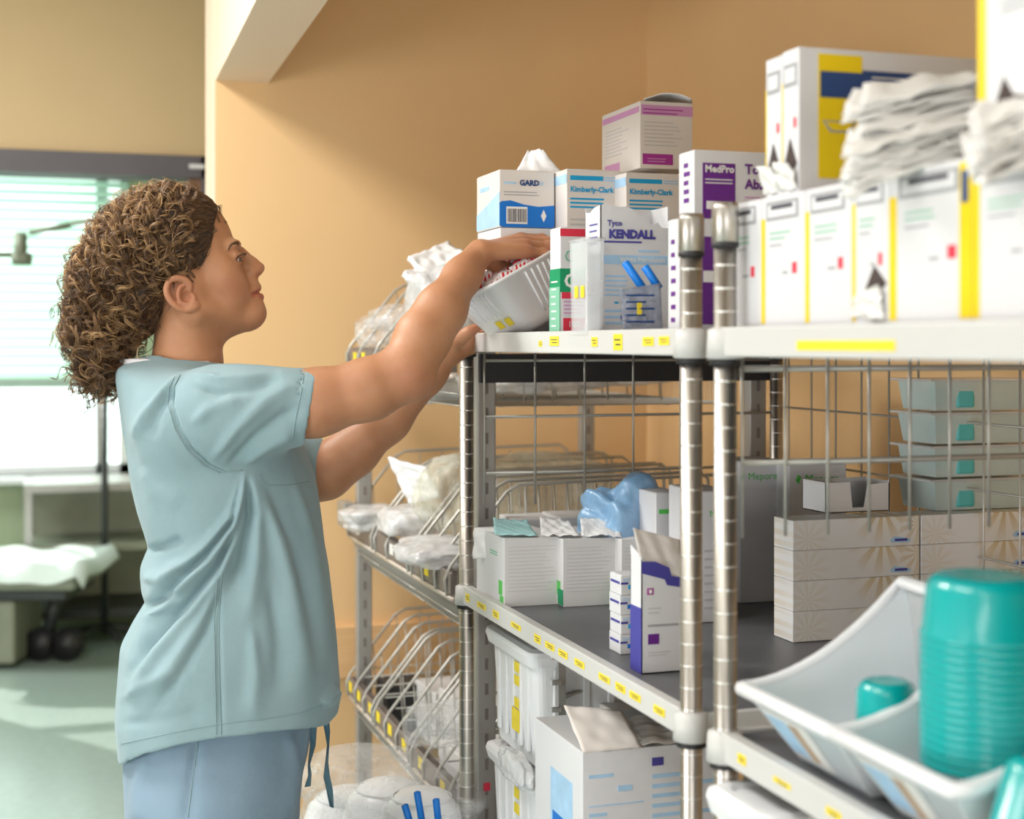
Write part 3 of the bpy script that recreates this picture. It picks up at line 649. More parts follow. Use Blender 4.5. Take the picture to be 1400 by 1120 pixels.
# grey zip pouch with blue sticks
pz_ = 1.93
po = [px_z(852, 452, pz_), px_z(906, 452, pz_), px_z(903, 387, pz_), px_z(848, 396, pz_)]
pou = sheet('instrument_pouch', 'grey see-through pouch leaning on the torn carton, lettered and stickered', 'pouch', [Vector((q.x, q.y, max(q.z, zs))) for q in po], clear_film('smoky_film', (0.25, 0.28, 0.36), 0.62), 8, 0.0010, thick=0.004)
q0 = Vector(pou.location)
k_ = MB()
for i in range(5): a_ = px_z(856, 404+i*9, pz_-0.006)-q0; b__ = px_z(895-(i % 2)*12, 404+i*9, pz_-0.006)-q0; k_.tube([a_, b__], 0.0012, 4)
k_.build('printed_lines', M_NAVY, pou)
a_ = px_z(871, 414, pz_-0.007)-q0; b__ = px_z(878, 430, pz_-0.007)-q0
MB().box(a_.x, b__.x, a_.y-0.001, a_.y, b__.z, a_.z).build('sticker', M_YEL, pou)
for i, (x0, y0, x1, y1) in enumerate(((854, 358, 876, 390), (881, 364, 897, 388))):
    a_ = px_z(x0, y0, pz_+0.012); b__ = px_z(x1+(x1-x0)*0.3, y1+(y1-y0)*0.3, pz_+0.010); dv = (b__-a_)
    o = MB().tube([Vector((0, 0, 0)), -dv*0.02, -dv*0.98, -dv], [0.002, 0.0056, 0.0056, 0.002], 10).build('swab_stick', mat('vivid_blue_plastic', (0.0, 0.20, 0.72), 0.35, var=0.02), None, True, b__)
    tag(o, 'bright blue stick standing up from the grey pouch, '+('taller left one' if i == 0 else 'shorter right one'), 'stick', 'blue sticks in the pouch')

# ------------------------------------------------------------------ middle shelf of the middle unit
zm = ZM+0.0005
zb_ = 2.385
for i, (xe, x1, xl, dep, yt) in enumerate(((690, 768, 645, 0.16, 737), (770, 848, 768, 0.16, 738), (850, 905, 848, 0.16, 738))):
    nm = ('first from the aisle, teal sheets on top', 'second from the aisle', 'third from the aisle')[i]
    c = carton_px('dressing_carton', 'low white dressing carton, middle shelf, '+nm, 'carton', xe, zb_, zm, yt, x1, xl, d=dep, body=M_CARD if i == 0 else M_CARDG, seam=False)
    c.panel('F', 0, 0, 1, 1, M_CARDG, 'plain_front')
    c.lines('F', 0.06, 0.22, 0.95, 0.92, 13, M_FAINT, 0.2, 10+i, lay=2)
    c.panel('L', 0.84, 0.05, 0.96, 0.14, M_LIME).panel('L', 0.80, 0.15, 0.92, 0.36, M_LIME).lines('L', 0.5, 0.70, 0.75, 0.78, 2, M_PALEG, 0.5, 2)
    if i: c.panel('L', 0.86, 0.02, 1.0, 0.25, M_GREEN, lay=2)
ztop = zm+0.105
for i, (a_, b__, mm, lb) in enumerate(((676, 735, mat('teal_gauze', (0.42, 0.72, 0.74), 0.7, var=0.1, scale=40), 'pale teal gauze sheets lying on the first low carton'), (740, 792, M_PAPER, 'white folded gauze sheets lying on the second low carton'), (795, 850, M_PAPER, 'white folded gauze sheets lying on the third low carton'))):
    zc = px_z(a_, 736, 2.39).z
    sheet('gauze_sheet', lb, 'gauze', [px_z(a_, 733, 2.40), px_z(b__, 734, 2.40), px_z(b__-14, 712, 2.46), px_z(a_-2, 708, 2.46)], mm, 21+i, 0.003)
sheet('paper_flap', 'white paper hanging over the aisle side of the first low carton', 'paper', [px_z(676, 722, 2.47), px_z(676, 765, 2.47), px_z(646, 764, 2.51), px_z(648, 722, 2.51)], M_PAPER, 31, 0.003)
for i, (xe, x1, yt, z, lb) in enumerate(((705, 765, 712, 2.60, 'far white carton behind the first low carton'), (766, 845, 708, 2.60, 'far white carton behind the second low carton'))):
    c = carton_px('supply_carton', lb+', middle shelf', 'carton', xe, z, zm, yt, x1, xe-10, d=0.10, body=M_CARDG)
    c.panel('F', 0.1, 0.7, 0.3, 0.85, M_MAG).lines('F', 0.4, 0.6, 0.95, 0.8, 3, M_LGREY, 0.4, 4)
# blue bag
bgc = px_z(855, 760, 2.50)
crumple('packed_bag', 'clear plastic bag of light blue packs on the middle shelf', 'bag', (bgc.x, bgc.y, zm), (0.15, 0.13, 0.185), M_CLEARB, 41, 0.26, 0.2, 0.0, flat=0.8, sub=5)
c = carton_px('supply_carton', 'small white carton beside the blue bag, behind the near post', 'carton', 897, 2.38, zm, 675, 935, 895, d=0.10)
c.panel('F', 0.1, 0.82, 0.5, 0.86, M_LIME); c.panel('F', 0.6, 0.6, 0.7, 0.64, M_LIME)
# stack of flat blue and white cartons
ctr, w, d, h = solve(848, 2.02, zm, 789, 876, 833)
hh = h/4
for i in range(4):
    c = Carton('needle_carton', ('lowest', 'second lowest', 'second highest', 'top')[i]+' of four flat white cartons with blue stripes on the middle shelf', 'carton', Vector((ctr.x+(i % 2)*0.001, ctr.y, zm+i*(hh+0.0004))), w, d, hh, body=M_CARD, seam=(i == 3), group='stacked flat cartons', bev=0.0008)
    c.panel('F', 0.35, 0.30, 1.0, 0.52, M_BLUE if i % 2 == 0 else M_SKY).panel('L', 0.1, 0.55, 0.9, 0.68, M_INDIGO).panel('F', 0.0, 0.55, 0.35, 0.66, M_INDIGO).lines('F', 0.1, 0.72, 0.9, 0.9, 2, M_PALEB, 0.4, i)
# tall torn box with indigo band
ctr, w, d, h = solve(877, 1.90, zm, 722, 940, 862)
e = empty('torn_carton', ctr, 0, 'tall white carton with indigo band and ripped flap beside the near post, middle shelf', 'carton')
thin_box(w, d, h*0.80, 0.0015, [(0, h*0.78), (0.55, h*0.70), (0.62, h*0.66), (1, h*0.64)], [(0, h*0.86), (1, h*0.80)]).build('body', M_CARD, e)
k = FakeC(e, w, d, h)
sheet('torn_flap', None, None, [Vector((-w/2+0.002, -d/2+0.002, h*0.72)), Vector((w/2-0.004, -d/2+0.004, h*0.64)), Vector((w/2-0.006, -d/2+0.012, h*0.90)), Vector((-w/2-0.010, -d/2+0.006, h*1.0))], M_CARDB, 3, 0.0015, parent=e)
k.poly('F', [(0.0, 0.69), (0.0, 0.77), (0.3, 0.765), (0.6, 0.72), (0.65, 0.66), (1, 0.64), (1, 0.57), (0.55, 0.60), (0.5, 0.64)], M_INDIGO)
k.panel('F', 0.12, 0.54, 0.26, 0.585, M_MAG).panel('F', 0.16, 0.55, 0.22, 0.575, M_WLAB, lay=2).lines('F', 0.14, 0.41, 0.48, 0.47, 2, M_LGREY, 0.35, 3).lines('F', 0.14, 0.32, 0.9, 0.35, 1, M_GREYP, 0.5, 5).panel('F', 0.14, 0.20, 0.38, 0.27, M_PURP).lines('F', 0.14, 0.12, 0.7, 0.16, 2, M_LGREY, 0.4, 3).panel('L', 0, 0, 1, 0.45, M_INDIGO)
# tissue cartons at the back of the middle unit, seen through the near grid
M_FLORAL = None
def floral():
    m = bpy.data.materials.new('floral_carton'); m.use_nodes = True; nt = m.node_tree; b = nt.nodes['Principled BSDF']
    tc = nt.nodes.new('ShaderNodeTexCoord'); mp = nt.nodes.new('ShaderNodeMapping'); mp.inputs['Scale'].default_value = (10, 3, 10)
    v = nt.nodes.new('ShaderNodeTexVoronoi'); v.inputs['Scale'].default_value = 1.0; v.inputs['Randomness'].default_value = 0.7
    sub = nt.nodes.new('ShaderNodeVectorMath'); sub.operation = 'SUBTRACT'
    sp = nt.nodes.new('ShaderNodeSeparateXYZ'); at = nt.nodes.new('ShaderNodeMath'); at.operation = 'ARCTAN2'
    mu = nt.nodes.new('ShaderNodeMath'); mu.operation = 'MULTIPLY'; mu.inputs[1].default_value = 11
    si = nt.nodes.new('ShaderNodeMath'); si.operation = 'SINE'
    r1 = nt.nodes.new('ShaderNodeValToRGB'); r1.color_ramp.elements[0].position = 0.35; r1.color_ramp.elements[0].color = (0.62, 0.44, 0.15, 1); r1.color_ramp.elements[1].position = 0.65; r1.color_ramp.elements[1].color = (0.86, 0.82, 0.72, 1)
    r2 = nt.nodes.new('ShaderNodeValToRGB'); r2.color_ramp.elements[0].position = 0.10; r2.color_ramp.elements[0].color = (0, 0, 0, 1); r2.color_ramp.elements[1].position = 0.66; r2.color_ramp.elements[1].color = (1, 1, 1, 1)
    mp2 = nt.nodes.new('ShaderNodeMapRange'); mp2.inputs[1].default_value = -1; mp2.inputs[2].default_value = 1
    mx = nt.nodes.new('ShaderNodeMix'); mx.data_type = 'RGBA'; mx.inputs[7].default_value = (0.80, 0.81, 0.83, 1)
    mx2 = nt.nodes.new('ShaderNodeMix'); mx2.data_type = 'RGBA'; mx2.inputs[6].default_value = (0.42, 0.28, 0.01, 1)
    r3 = nt.nodes.new('ShaderNodeValToRGB'); r3.color_ramp.elements[0].position = 0.06; r3.color_ramp.elements[1].position = 0.20
    L = nt.links.new
    L(tc.outputs['Object'], mp.inputs[0]); L(mp.outputs[0], v.inputs['Vector']); L(mp.outputs[0], sub.inputs[0]); L(v.outputs['Position'], sub.inputs[1]); L(sub.outputs[0], sp.inputs[0])
    L(sp.outputs['X'], at.inputs[0]); L(sp.outputs['Z'], at.inputs[1]); L(at.outputs[0], mu.inputs[0]); L(mu.outputs[0], si.inputs[0]); L(si.outputs[0], mp2.inputs[0]); L(mp2.outputs[0], r1.inputs[0])
    L(v.outputs['Distance'], r2.inputs[0]); L(r2.outputs[0], mx.inputs[0]); L(r1.outputs[0], mx.inputs[6]); L(v.outputs['Distance'], r3.inputs[0]); L(r3.outputs[0], mx2.inputs[0]); L(mx.outputs[2], mx2.inputs[7]); L(mx2.outputs[2], b.inputs['Base Color'])
    b.inputs['Roughness'].default_value = 0.5; return m
M_FLORAL = floral()
ctr, w, d, h = solve(1084, 2.10, zm, 713, 1257, 1058)
th_ = h/4
for col in range(2):
    ctrc, wc, dc, hc = solve(1084 if col == 0 else 1260, 2.10 if col == 0 else 2.10-0.0, zm, 713, 1257 if col == 0 else 1430, 1058 if col == 0 else 1245)
    for i in range(4):
        cx = ctr.x+col*(w+0.003)
        c = Carton('tissue_carton', ('bottom', 'second', 'third', 'top')[i]+' cream tissue carton with yellow flower print, '+('left' if col == 0 else 'right')+' stack', 'carton', Vector((cx, ctr.y, zm+i*(th_+0.0003))), w, d, th_, body=M_FLORAL, seam=False, group='flower-print tissue cartons')
        c.poly('F', [(0.76, 0.2), (0.80, 0.33), (0.86, 0.30), (0.93, 0.22), (0.92, 0.12), (0.78, 0.12)], M_PALEB).panel('F', 0.80, 0.17, 0.90, 0.25, M_INDIGO, lay=2)
zf_ = zm+4*(th_+0.0003)
# dressing cartons behind
c = carton_px('dressing_carton', 'grey-white dressing carton with a green leaf mark, behind the tissue cartons, left one', 'carton', 1012, 2.42, zm, 632, 1076, 1004, d=0.10, body=M_CARD)
c.poly('F', [(0.0, 0.89), (0.05, 0.93), (0.09, 0.90), (0.04, 0.86)], M_LIME).text('F', 0.16, 0.895, 0.017, 'Mepore', M_LIME)
c = carton_px('dressing_carton', 'grey-white dressing carton with a green leaf mark, behind the tissue cartons, right one', 'carton', 1079, 2.40, zm, 636, 1157, 1076, d=0.10, body=M_CARD)
c.poly('F', [(0.11, 0.89), (0.15, 0.93), (0.21, 0.91), (0.16, 0.86)], M_LIME).text('F', 0.27, 0.895, 0.020, 'Mepore', M_LIME)
c = carton_px('supply_carton', 'white carton seen between the two near posts, middle shelf', 'carton', 958, 2.25, zm, 673, 1004, 950, d=0.12, body=M_CARD)
c.text('F', 0.25, 0.83, 0.014, 'Mepore', M_LIME).lines('F', 0.1, 0.1, 0.6, 0.6, 8, M_LGREY, 0.3, 4)
ctr, w, d, h = solve(1138, 2.16, zf_+0.001, 662, 1226, 1106)
e = empty('open_carton', Vector((ctr.x, ctr.y+0.02, zf_+0.001)), 0.0, 'small open grey carton on top of the tissue cartons', 'carton')
thin_box(w, min(d, 0.075), h, 0.0015, [(0, h), (0.38, h*1.0), (0.42, h*0.15), (0.60, h*0.15), (0.66, h*0.9), (1, h*0.95)]).build('body', M_CARDG, e)
MB().box(-w/2-0.001, -w/2, -0.03, 0.03, 0.003, h*0.95).build('white_side', M_CARD, e)
# clear lidded boxes, stacked
M_TINT = clear_film('clear_teal_bin', (0.62, 0.74, 0.72), 0.8, 0.2, 0.03, 8)
for i in range(4):
    z0 = zf_+0.001+i*0.0505; X0 = px_z(1281, 0, 2.2)
    e = empty('storage_tub', Vector((X0.x+0.085, X0.y+0.055, z0)), 0, ('bottom', 'second', 'third', 'top')[i]+' of four clear stacked tubs with teal contents behind the grid', 'tub', 'stacked clear tubs')
    v_ = MB(); fl = 0.006
    v = [(-0.085+fl, -0.05+fl, 0), (0.085-fl, -0.05+fl, 0), (0.085-fl, 0.05-fl, 0), (-0.085+fl, 0.05-fl, 0), (-0.085, -0.05, 0.044), (0.085, -0.05, 0.044), (0.085, 0.05, 0.044), (-0.085, 0.05, 0.044)]
    v_.add(v, [(3, 2, 1, 0), (0, 1, 5, 4), (1, 2, 6, 5), (2, 3, 7, 6), (3, 0, 4, 7), (4, 5, 6, 7)]).build('body', M_TINT, e)
    MB().box(-0.097, 0.09, -0.055, 0.055, 0.044, 0.048, 0.001).build('lid', M_CLEARBIN, e)
    MB().box(-0.045, -0.012, -0.048, 0.03, 0.004, 0.036, 0.004).build('contents', mat('teal_contents', (0.10, 0.50, 0.50), 0.5), e)

# ------------------------------------------------------------------ lower bay of the middle unit
def lidded_bin(label, ctr, w, d, h, lab):
    e = empty('lidded_bin', ctr, 0, label, 'bin')
    mb = MB(); n = 6; f_ = 0.012
    def ring(z, s_):
        pts = []
        r = 0.018
        for (sx_, sy_, a0) in ((1, -1, -90), (1, 1, 0), (-1, 1, 90), (-1, -1, 180)):
            for i in range(n):
                a_ = math.radians(a0+90*i/(n-1)); pts.append((sx_*(w/2-s_-r)+r*math.cos(a_), sy_*(d/2-s_-r)+r*math.sin(a_), z))
        return pts
    def loft(rs, name, m):
        mb = MB(); N = len(rs[0]); v = [q for r_ in rs for q in r_]; f = []
        for i in range(len(rs)-1):
            for j in range(N): f.append((i*N+j, i*N+(j+1) % N, (i+1)*N+(j+1) % N, (i+1)*N+j))
        f.append(tuple(range(N-1, -1, -1))); f.append(tuple((len(rs)-1)*N+j for j in range(N)))
        return mb.add(v, f).build(name, m, e)
    loft([ring(0, f_), ring(h-0.02, 0.004)], 'body', M_WHITE)
    loft([ring(h-0.02, -0.004), ring(h-0.004, -0.008), ring(h+0.004, -0.006), ring(h+0.008, 0.002), ring(h+0.008, 0.012), ring(h+0.004, 0.016)], 'lid', M_WHITE)
    for y in (-0.32, -0.16, 0.0, 0.16, 0.32): MB().box(-w/2+0.0035, -w/2+0.010, y*d-0.006, y*d+0.006, 0.02, h-0.025, 0.002).build('rib', M_WHITE, e)
    for x in (-0.25, 0.05, 0.3): MB().box(x*w-0.006, x*w+0.006, -d/2+0.0035, -d/2+0.010, 0.02, h-0.025, 0.002).build('rib', M_WHITE, e)
    for (u, v_, a_, b__) in lab: MB().box(-w/2+0.0015, -w/2+0.0032, d/2-u*d-a_, d/2-u*d+a_, v_*h-b__, v_*h+b__).build('sticker', M_YEL, e)
    return e
zl2 = px_X(700, 873, XF+0.03)
by0, by1 = px_X(762, 0, XF+0.02).y, px_X(662, 0, XF+0.02).y
LB = (0.62, 0.80, 0.011, 0.008), (0.62, 0.68, 0.011, 0.008), (0.62, 0.48, 0.010, 0.008), (0.60, 0.37, 0.018, 0.009), (0.60, 0.27, 0.018, 0.009)
zA = HC-(1030-HY)/F*2.42; zB_ = HC-(870-HY)/F*2.42
yc = (by0+by1)/2
lidded_bin('lower white lidded tote in the bay below the middle shelf, crumpled bag on its lid', Vector((XF+0.115, 2.32, zA-0.235)), 0.17, 0.24, 0.215, LB[:2])
lidded_bin('upper white lidded tote with five yellow stickers below the middle shelf', Vector((XF+0.115, 2.32, zA-0.002)), 0.17, 0.24, zB_-zA-0.01, LB)
MB_ = px_z(715, 1030, 2.25)
c = carton_px('tote_stand_carton', 'white carton supporting the lower tote', 'carton', 690, 2.30, 0.5205, HY+F*(HC-(zA-0.236))/2.30, 760, 680, d=0.2)
crumple('crumpled_bag', 'crumpled pale plastic bag tucked between the two white totes', 'bag', (XF+0.015, 2.24, zA-0.035), (0.03, 0.14, 0.05), M_CLEARW, 55, 0.3, flat=0.8)
crumple('crumpled_bag', 'small crumpled clear bag on the upper tote lid', 'bag', (XF+0.10, 2.26, zB_+0.0), (0.09, 0.12, 0.025), M_CLEARW, 56, 0.3, flat=0.8)
# big cardboard boxes
c = carton_px('shipping_carton', 'opened white shipping carton with blue print, lower bay in front', 'carton', 797, 1.98, 0.5205, 1030, 990, 765, d=0.2, body=M_CARD, seam=False)
c.panel('F', 0, 0, 1, 1, mat('pale_grey_carton', (0.72, 0.72, 0.76), 0.55))
for j in range(4):
    v0 = 0.86-j*0.14
    c.lines('F', 0.04, v0+0.045, 0.22, v0+0.07, 1, M_PALEB, 0.5, j, lay=2).panel('F', 0.24, v0-0.01, 0.34, v0+0.01, M_PALEB, lay=2).panel('F', 0.04, v0-0.058, 0.42, v0-0.054, M_PALEB, lay=2)
c.panel('F', 0.04, 0.52, 0.32, 0.545, M_PALEB, lay=2).lines('F', 0.48, 0.74, 0.98, 0.92, 5, M_PALEB, 0.4, 22, lay=2).panel('F', 0.48, 0.30, 0.98, 0.71, mat('faint_blue_print', (0.52, 0.60, 0.74), 0.5), lay=2).panel('F', 0.48, 0.93, 0.56, 0.96, M_INDIGO, lay=2)
c.panel('L', 0.35, 0.60, 0.80, 0.86, M_PALEB).panel('L', 0.4, 0.62, 0.75, 0.70, M_BLUE, lay=2)
zc_ = 0.5205+c.h
sheet('flap', None, None, [Vector((-c.w/2, -c.d/2, c.h)), Vector((-c.w/2+0.085, -c.d/2-0.002, c.h)), Vector((-c.w/2+0.075, -c.d/2+0.045, c.h+0.042)), Vector((-c.w/2-0.006, -c.d/2+0.06, c.h+0.05))], M_CARDB, 5, 0.002, parent=c.e)
sheet('flap', None, None, [Vector((-c.w/2+0.09, -c.d/2+0.004, c.h+0.001)), Vector((c.w/2, -c.d/2+0.004, c.h+0.001)), Vector((c.w/2-0.02, -c.d/2+0.07, c.h+0.022)), Vector((-c.w/2+0.07, -c.d/2+0.07, c.h+0.026))], M_CARDB, 6, 0.003, parent=c.e)
fp = MB()
o = MB().box(-c.w/2+0.012, -c.w/2+0.03, 0, 0.0006, 0, 0.018)
c = carton_px('shipping_carton', 'white carton with a navy line, lower bay behind the opened carton', 'carton', 842, 2.30, 0.5205, 976, 1010, 838, d=0.16, body=M_CARDB)
c.panel('F', 0.0, 0.86, 1, 0.89, M_INDIGO)
c = carton_px('supply_carton', 'plain grey carton at the back of the lower bay', 'carton', 780, 2.60, 0.5205, 918, 960, 776, d=0.10, body=M_CARDG)

# ------------------------------------------------------------------ top shelf of the near unit: row of mask boxes
XB = 0.742
bx = [992, 1041, 1101, 1165, 1216, 1330, 1440]
tops = [291, 281, 268, 254, 238, 208]
nth = ('first', 'second', 'third', 'fourth', 'fifth', 'sixth')
row_z = 0
for i in range(6):
    ya, yb = px_X(bx[i], 0, XB).y, px_X(bx[i+1], 0, XB).y
    t_ = XB/ray((bx[i]+bx[i+1])/2)[0]
    h = HC-(tops[i]-HY)/F*t_-zs; d = ya-yb-0.0012; row_z = max(row_z, h)
    h = 0.1435
    nm = nth[i]+' mask carton from the near post, near top shelf row'
    c = Carton('mask_carton', nm+(', torn slot showing' if i == 3 else ''), 'carton', Vector((XB+0.12, (ya+yb)/2, zs)), 0.24, d, h, body=M_CARD, group='row of mask cartons on the near top shelf', seam=False)
    c.panel('L', 0, 0.06, 0.09 if i else 0.12, 0.84, M_YPR, 'yellow_edge')
    c.panel('L', 0.12, 0.82, 0.86, 0.96, M_GREYP, 'logo_field').panel('L', 0.17, 0.845, 0.81, 0.935, M_CARD, lay=2).panel('L', 0.26, 0.90, 0.74, 0.93, M_INK, lay=3)
    c.panel('L', 0.72, 0.42, 0.82, 0.50, M_RED).lines('L', 0.2, 0.68, 0.7, 0.76, 2, M_PALEG, 0.3, i).lines('L', 0.5, 0.42, 0.66, 0.46, 1, M_GREYP, 0.5, i).lines('L', 0.2, 0.63, 0.6, 0.65, 1, M_GREYP, 0.6, i)
    if i == 4: c.panel('L', 0.86, 0.06, 1.0, 0.98, M_YPR, 'yellow_edge').panel('L', 0.89, 0.74, 0.96, 0.93, M_NAVY, lay=2)
    if i == 3:
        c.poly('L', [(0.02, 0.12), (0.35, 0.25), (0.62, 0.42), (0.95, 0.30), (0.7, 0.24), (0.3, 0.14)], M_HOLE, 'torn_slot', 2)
        q = [Vector((-0.1205, 0.5*d, 0.014)), Vector((-0.122, -0.42*d, 0.008)), Vector((-0.126, -0.40*d, 0.042)), Vector((-0.124, 0.30*d, 0.034))]
        sheet('mask_edge', None, None, q, M_GLOVE, 9, 0.002, parent=c.e)
zr = zs+0.1435
# second tier: two cartons standing on the row
for i, (xe, xl, lb) in enumerate(((1104, 1081, 'nearer of two upright mask cartons with yellow panel and navy band, above the row'), (1081, 1056, 'farther of two upright mask cartons with a torn slot, above the row'))):
    z = 1.515+i*0.0375*1.0
    ctr, w, d, h = solve(1104, 1.515, zr+0.001, 64, 1335, 1081)
    yoff = 0.0 if i == 0 else d+0.001
    c = Carton('mask_carton', lb, 'carton', Vector((ctr.x, ctr.y+yoff, zr+0.001)), w+0.02, d, h+(-0.002 if i else 0), body=M_CARD, seam=False, group='upright mask cartons')
    if i == 0:
        c.panel('F', 0.10, 0.10, 0.33, 0.96, M_YPR, 'yellow_panel').panel('F', 0.11, 0.66, 0.33, 0.84, M_NAVY, lay=2).panel('F', 0.33, 0.77, 1.0, 0.86, M_NAVY, lay=2)
        c.lines('F', 0.36, 0.70, 0.95, 0.76, 2, M_PALEB, 0.4, 2, lay=2).poly('F', [(0.12, 0.5), (0.30, 0.5), (0.26, 0.42), (0.16, 0.42)], M_GREYP, lay=2).poly('F', [(0.135, 0.49), (0.285, 0.49), (0.25, 0.435), (0.17, 0.435)], M_YPR, lay=3)
        c.lines('F', 0.38, 0.78, 0.97, 0.84, 2, M_WLAB, 0.3, 9, lay=3)
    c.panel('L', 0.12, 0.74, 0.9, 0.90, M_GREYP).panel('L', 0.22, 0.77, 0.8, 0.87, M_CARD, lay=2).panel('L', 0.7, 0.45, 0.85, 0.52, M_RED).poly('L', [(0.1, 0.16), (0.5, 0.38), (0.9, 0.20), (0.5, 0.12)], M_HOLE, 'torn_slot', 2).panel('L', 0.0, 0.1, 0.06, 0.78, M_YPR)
    zz = 0.0
    sheet('mask_edge', None, None, [Vector((-c.w/2-0.001, 0.5*d, 0.004)), Vector((-c.w/2-0.001, -0.48*d, 0.004)), Vector((-c.w/2-0.010, -0.45*d, 0.030)), Vector((-c.w/2-0.012, 0.40*d, 0.034))], M_GLOVE, 11+i, 0.002, parent=c.e)
ya, yb = px_X(1337, 0, XB+0.01).y, px_X(1480, 0, XB+0.01).y
c = Carton('mask_carton', 'upright mask carton cut by the top right corner, yellow edge and torn slot', 'carton', Vector((XB+0.13, (ya+yb)/2, zr+0.001)), 0.24, ya-yb, 0.19, body=M_CARD, seam=False)
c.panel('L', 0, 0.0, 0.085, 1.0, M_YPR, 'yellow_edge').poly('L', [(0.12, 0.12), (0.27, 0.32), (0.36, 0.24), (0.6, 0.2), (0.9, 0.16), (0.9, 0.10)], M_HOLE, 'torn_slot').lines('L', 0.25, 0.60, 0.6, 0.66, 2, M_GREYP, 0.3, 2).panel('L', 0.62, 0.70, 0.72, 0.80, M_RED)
c.panel('L', 0.2, 0.93, 0.8, 0.99, M_GREYP)
# spilling gloves and mask bundles
gl = [((1245, 165, 1.34), (0.14, 0.05, 0.068), 61, 0.20, 'white glove bundle spilling over the yellow carton panel, upper one'),
      ((1235, 212, 1.31), (0.130, 0.05, 0.036), 62, 0.30, 'white glove bundle spilling over the yellow carton panel, lower one'),
      ((1378, 188, 1.16), (0.085, 0.06, 0.05), 63, 0.40, 'white mask bundle pulled from the top right torn carton')]
for gi, (p, sz, sd, tl, lb) in enumerate(gl):
    c0 = px_z(*p); e = empty('glove_bundle', c0-Vector((0, 0, sz[2]/2)), 0, lb, 'gloves', 'bundles spilling from the mask cartons')
    rg3 = random.Random(sd); nl = 11; ax = Vector((CT, -ST, 0)); ay = Vector((ST, CT, 0)); up = Vector((0, 0, 1)); ct, st = math.cos(tl), math.sin(tl)
    for j in range(nl):
        f_ = j/(nl-1); zc = sz[2]*(0.08+0.84*f_)
        l0 = -sz[0]/2*(0.72+0.28*rg3.random()); l1 = sz[0]/2*(0.8+0.2*rg3.random()); d0 = -sz[1]/2*(0.6+0.6*rg3.random()); d1 = sz[1]/2
        def pt(l, d, z): return ax*(l*ct)+ay*d+up*(z+l*st*0.6+rg3.uniform(-0.003, 0.003))
        q = [pt(l0, d0, zc-0.012), pt(l1, d0*0.8, zc), pt(l1, d1, zc+0.008), pt(l0*0.7, d1, zc+0.012)]
        sheet('folded_layer', None, None, q, M_GLOVE, sd*20+j, 0.0035, n=14, thick=0.003, parent=e)
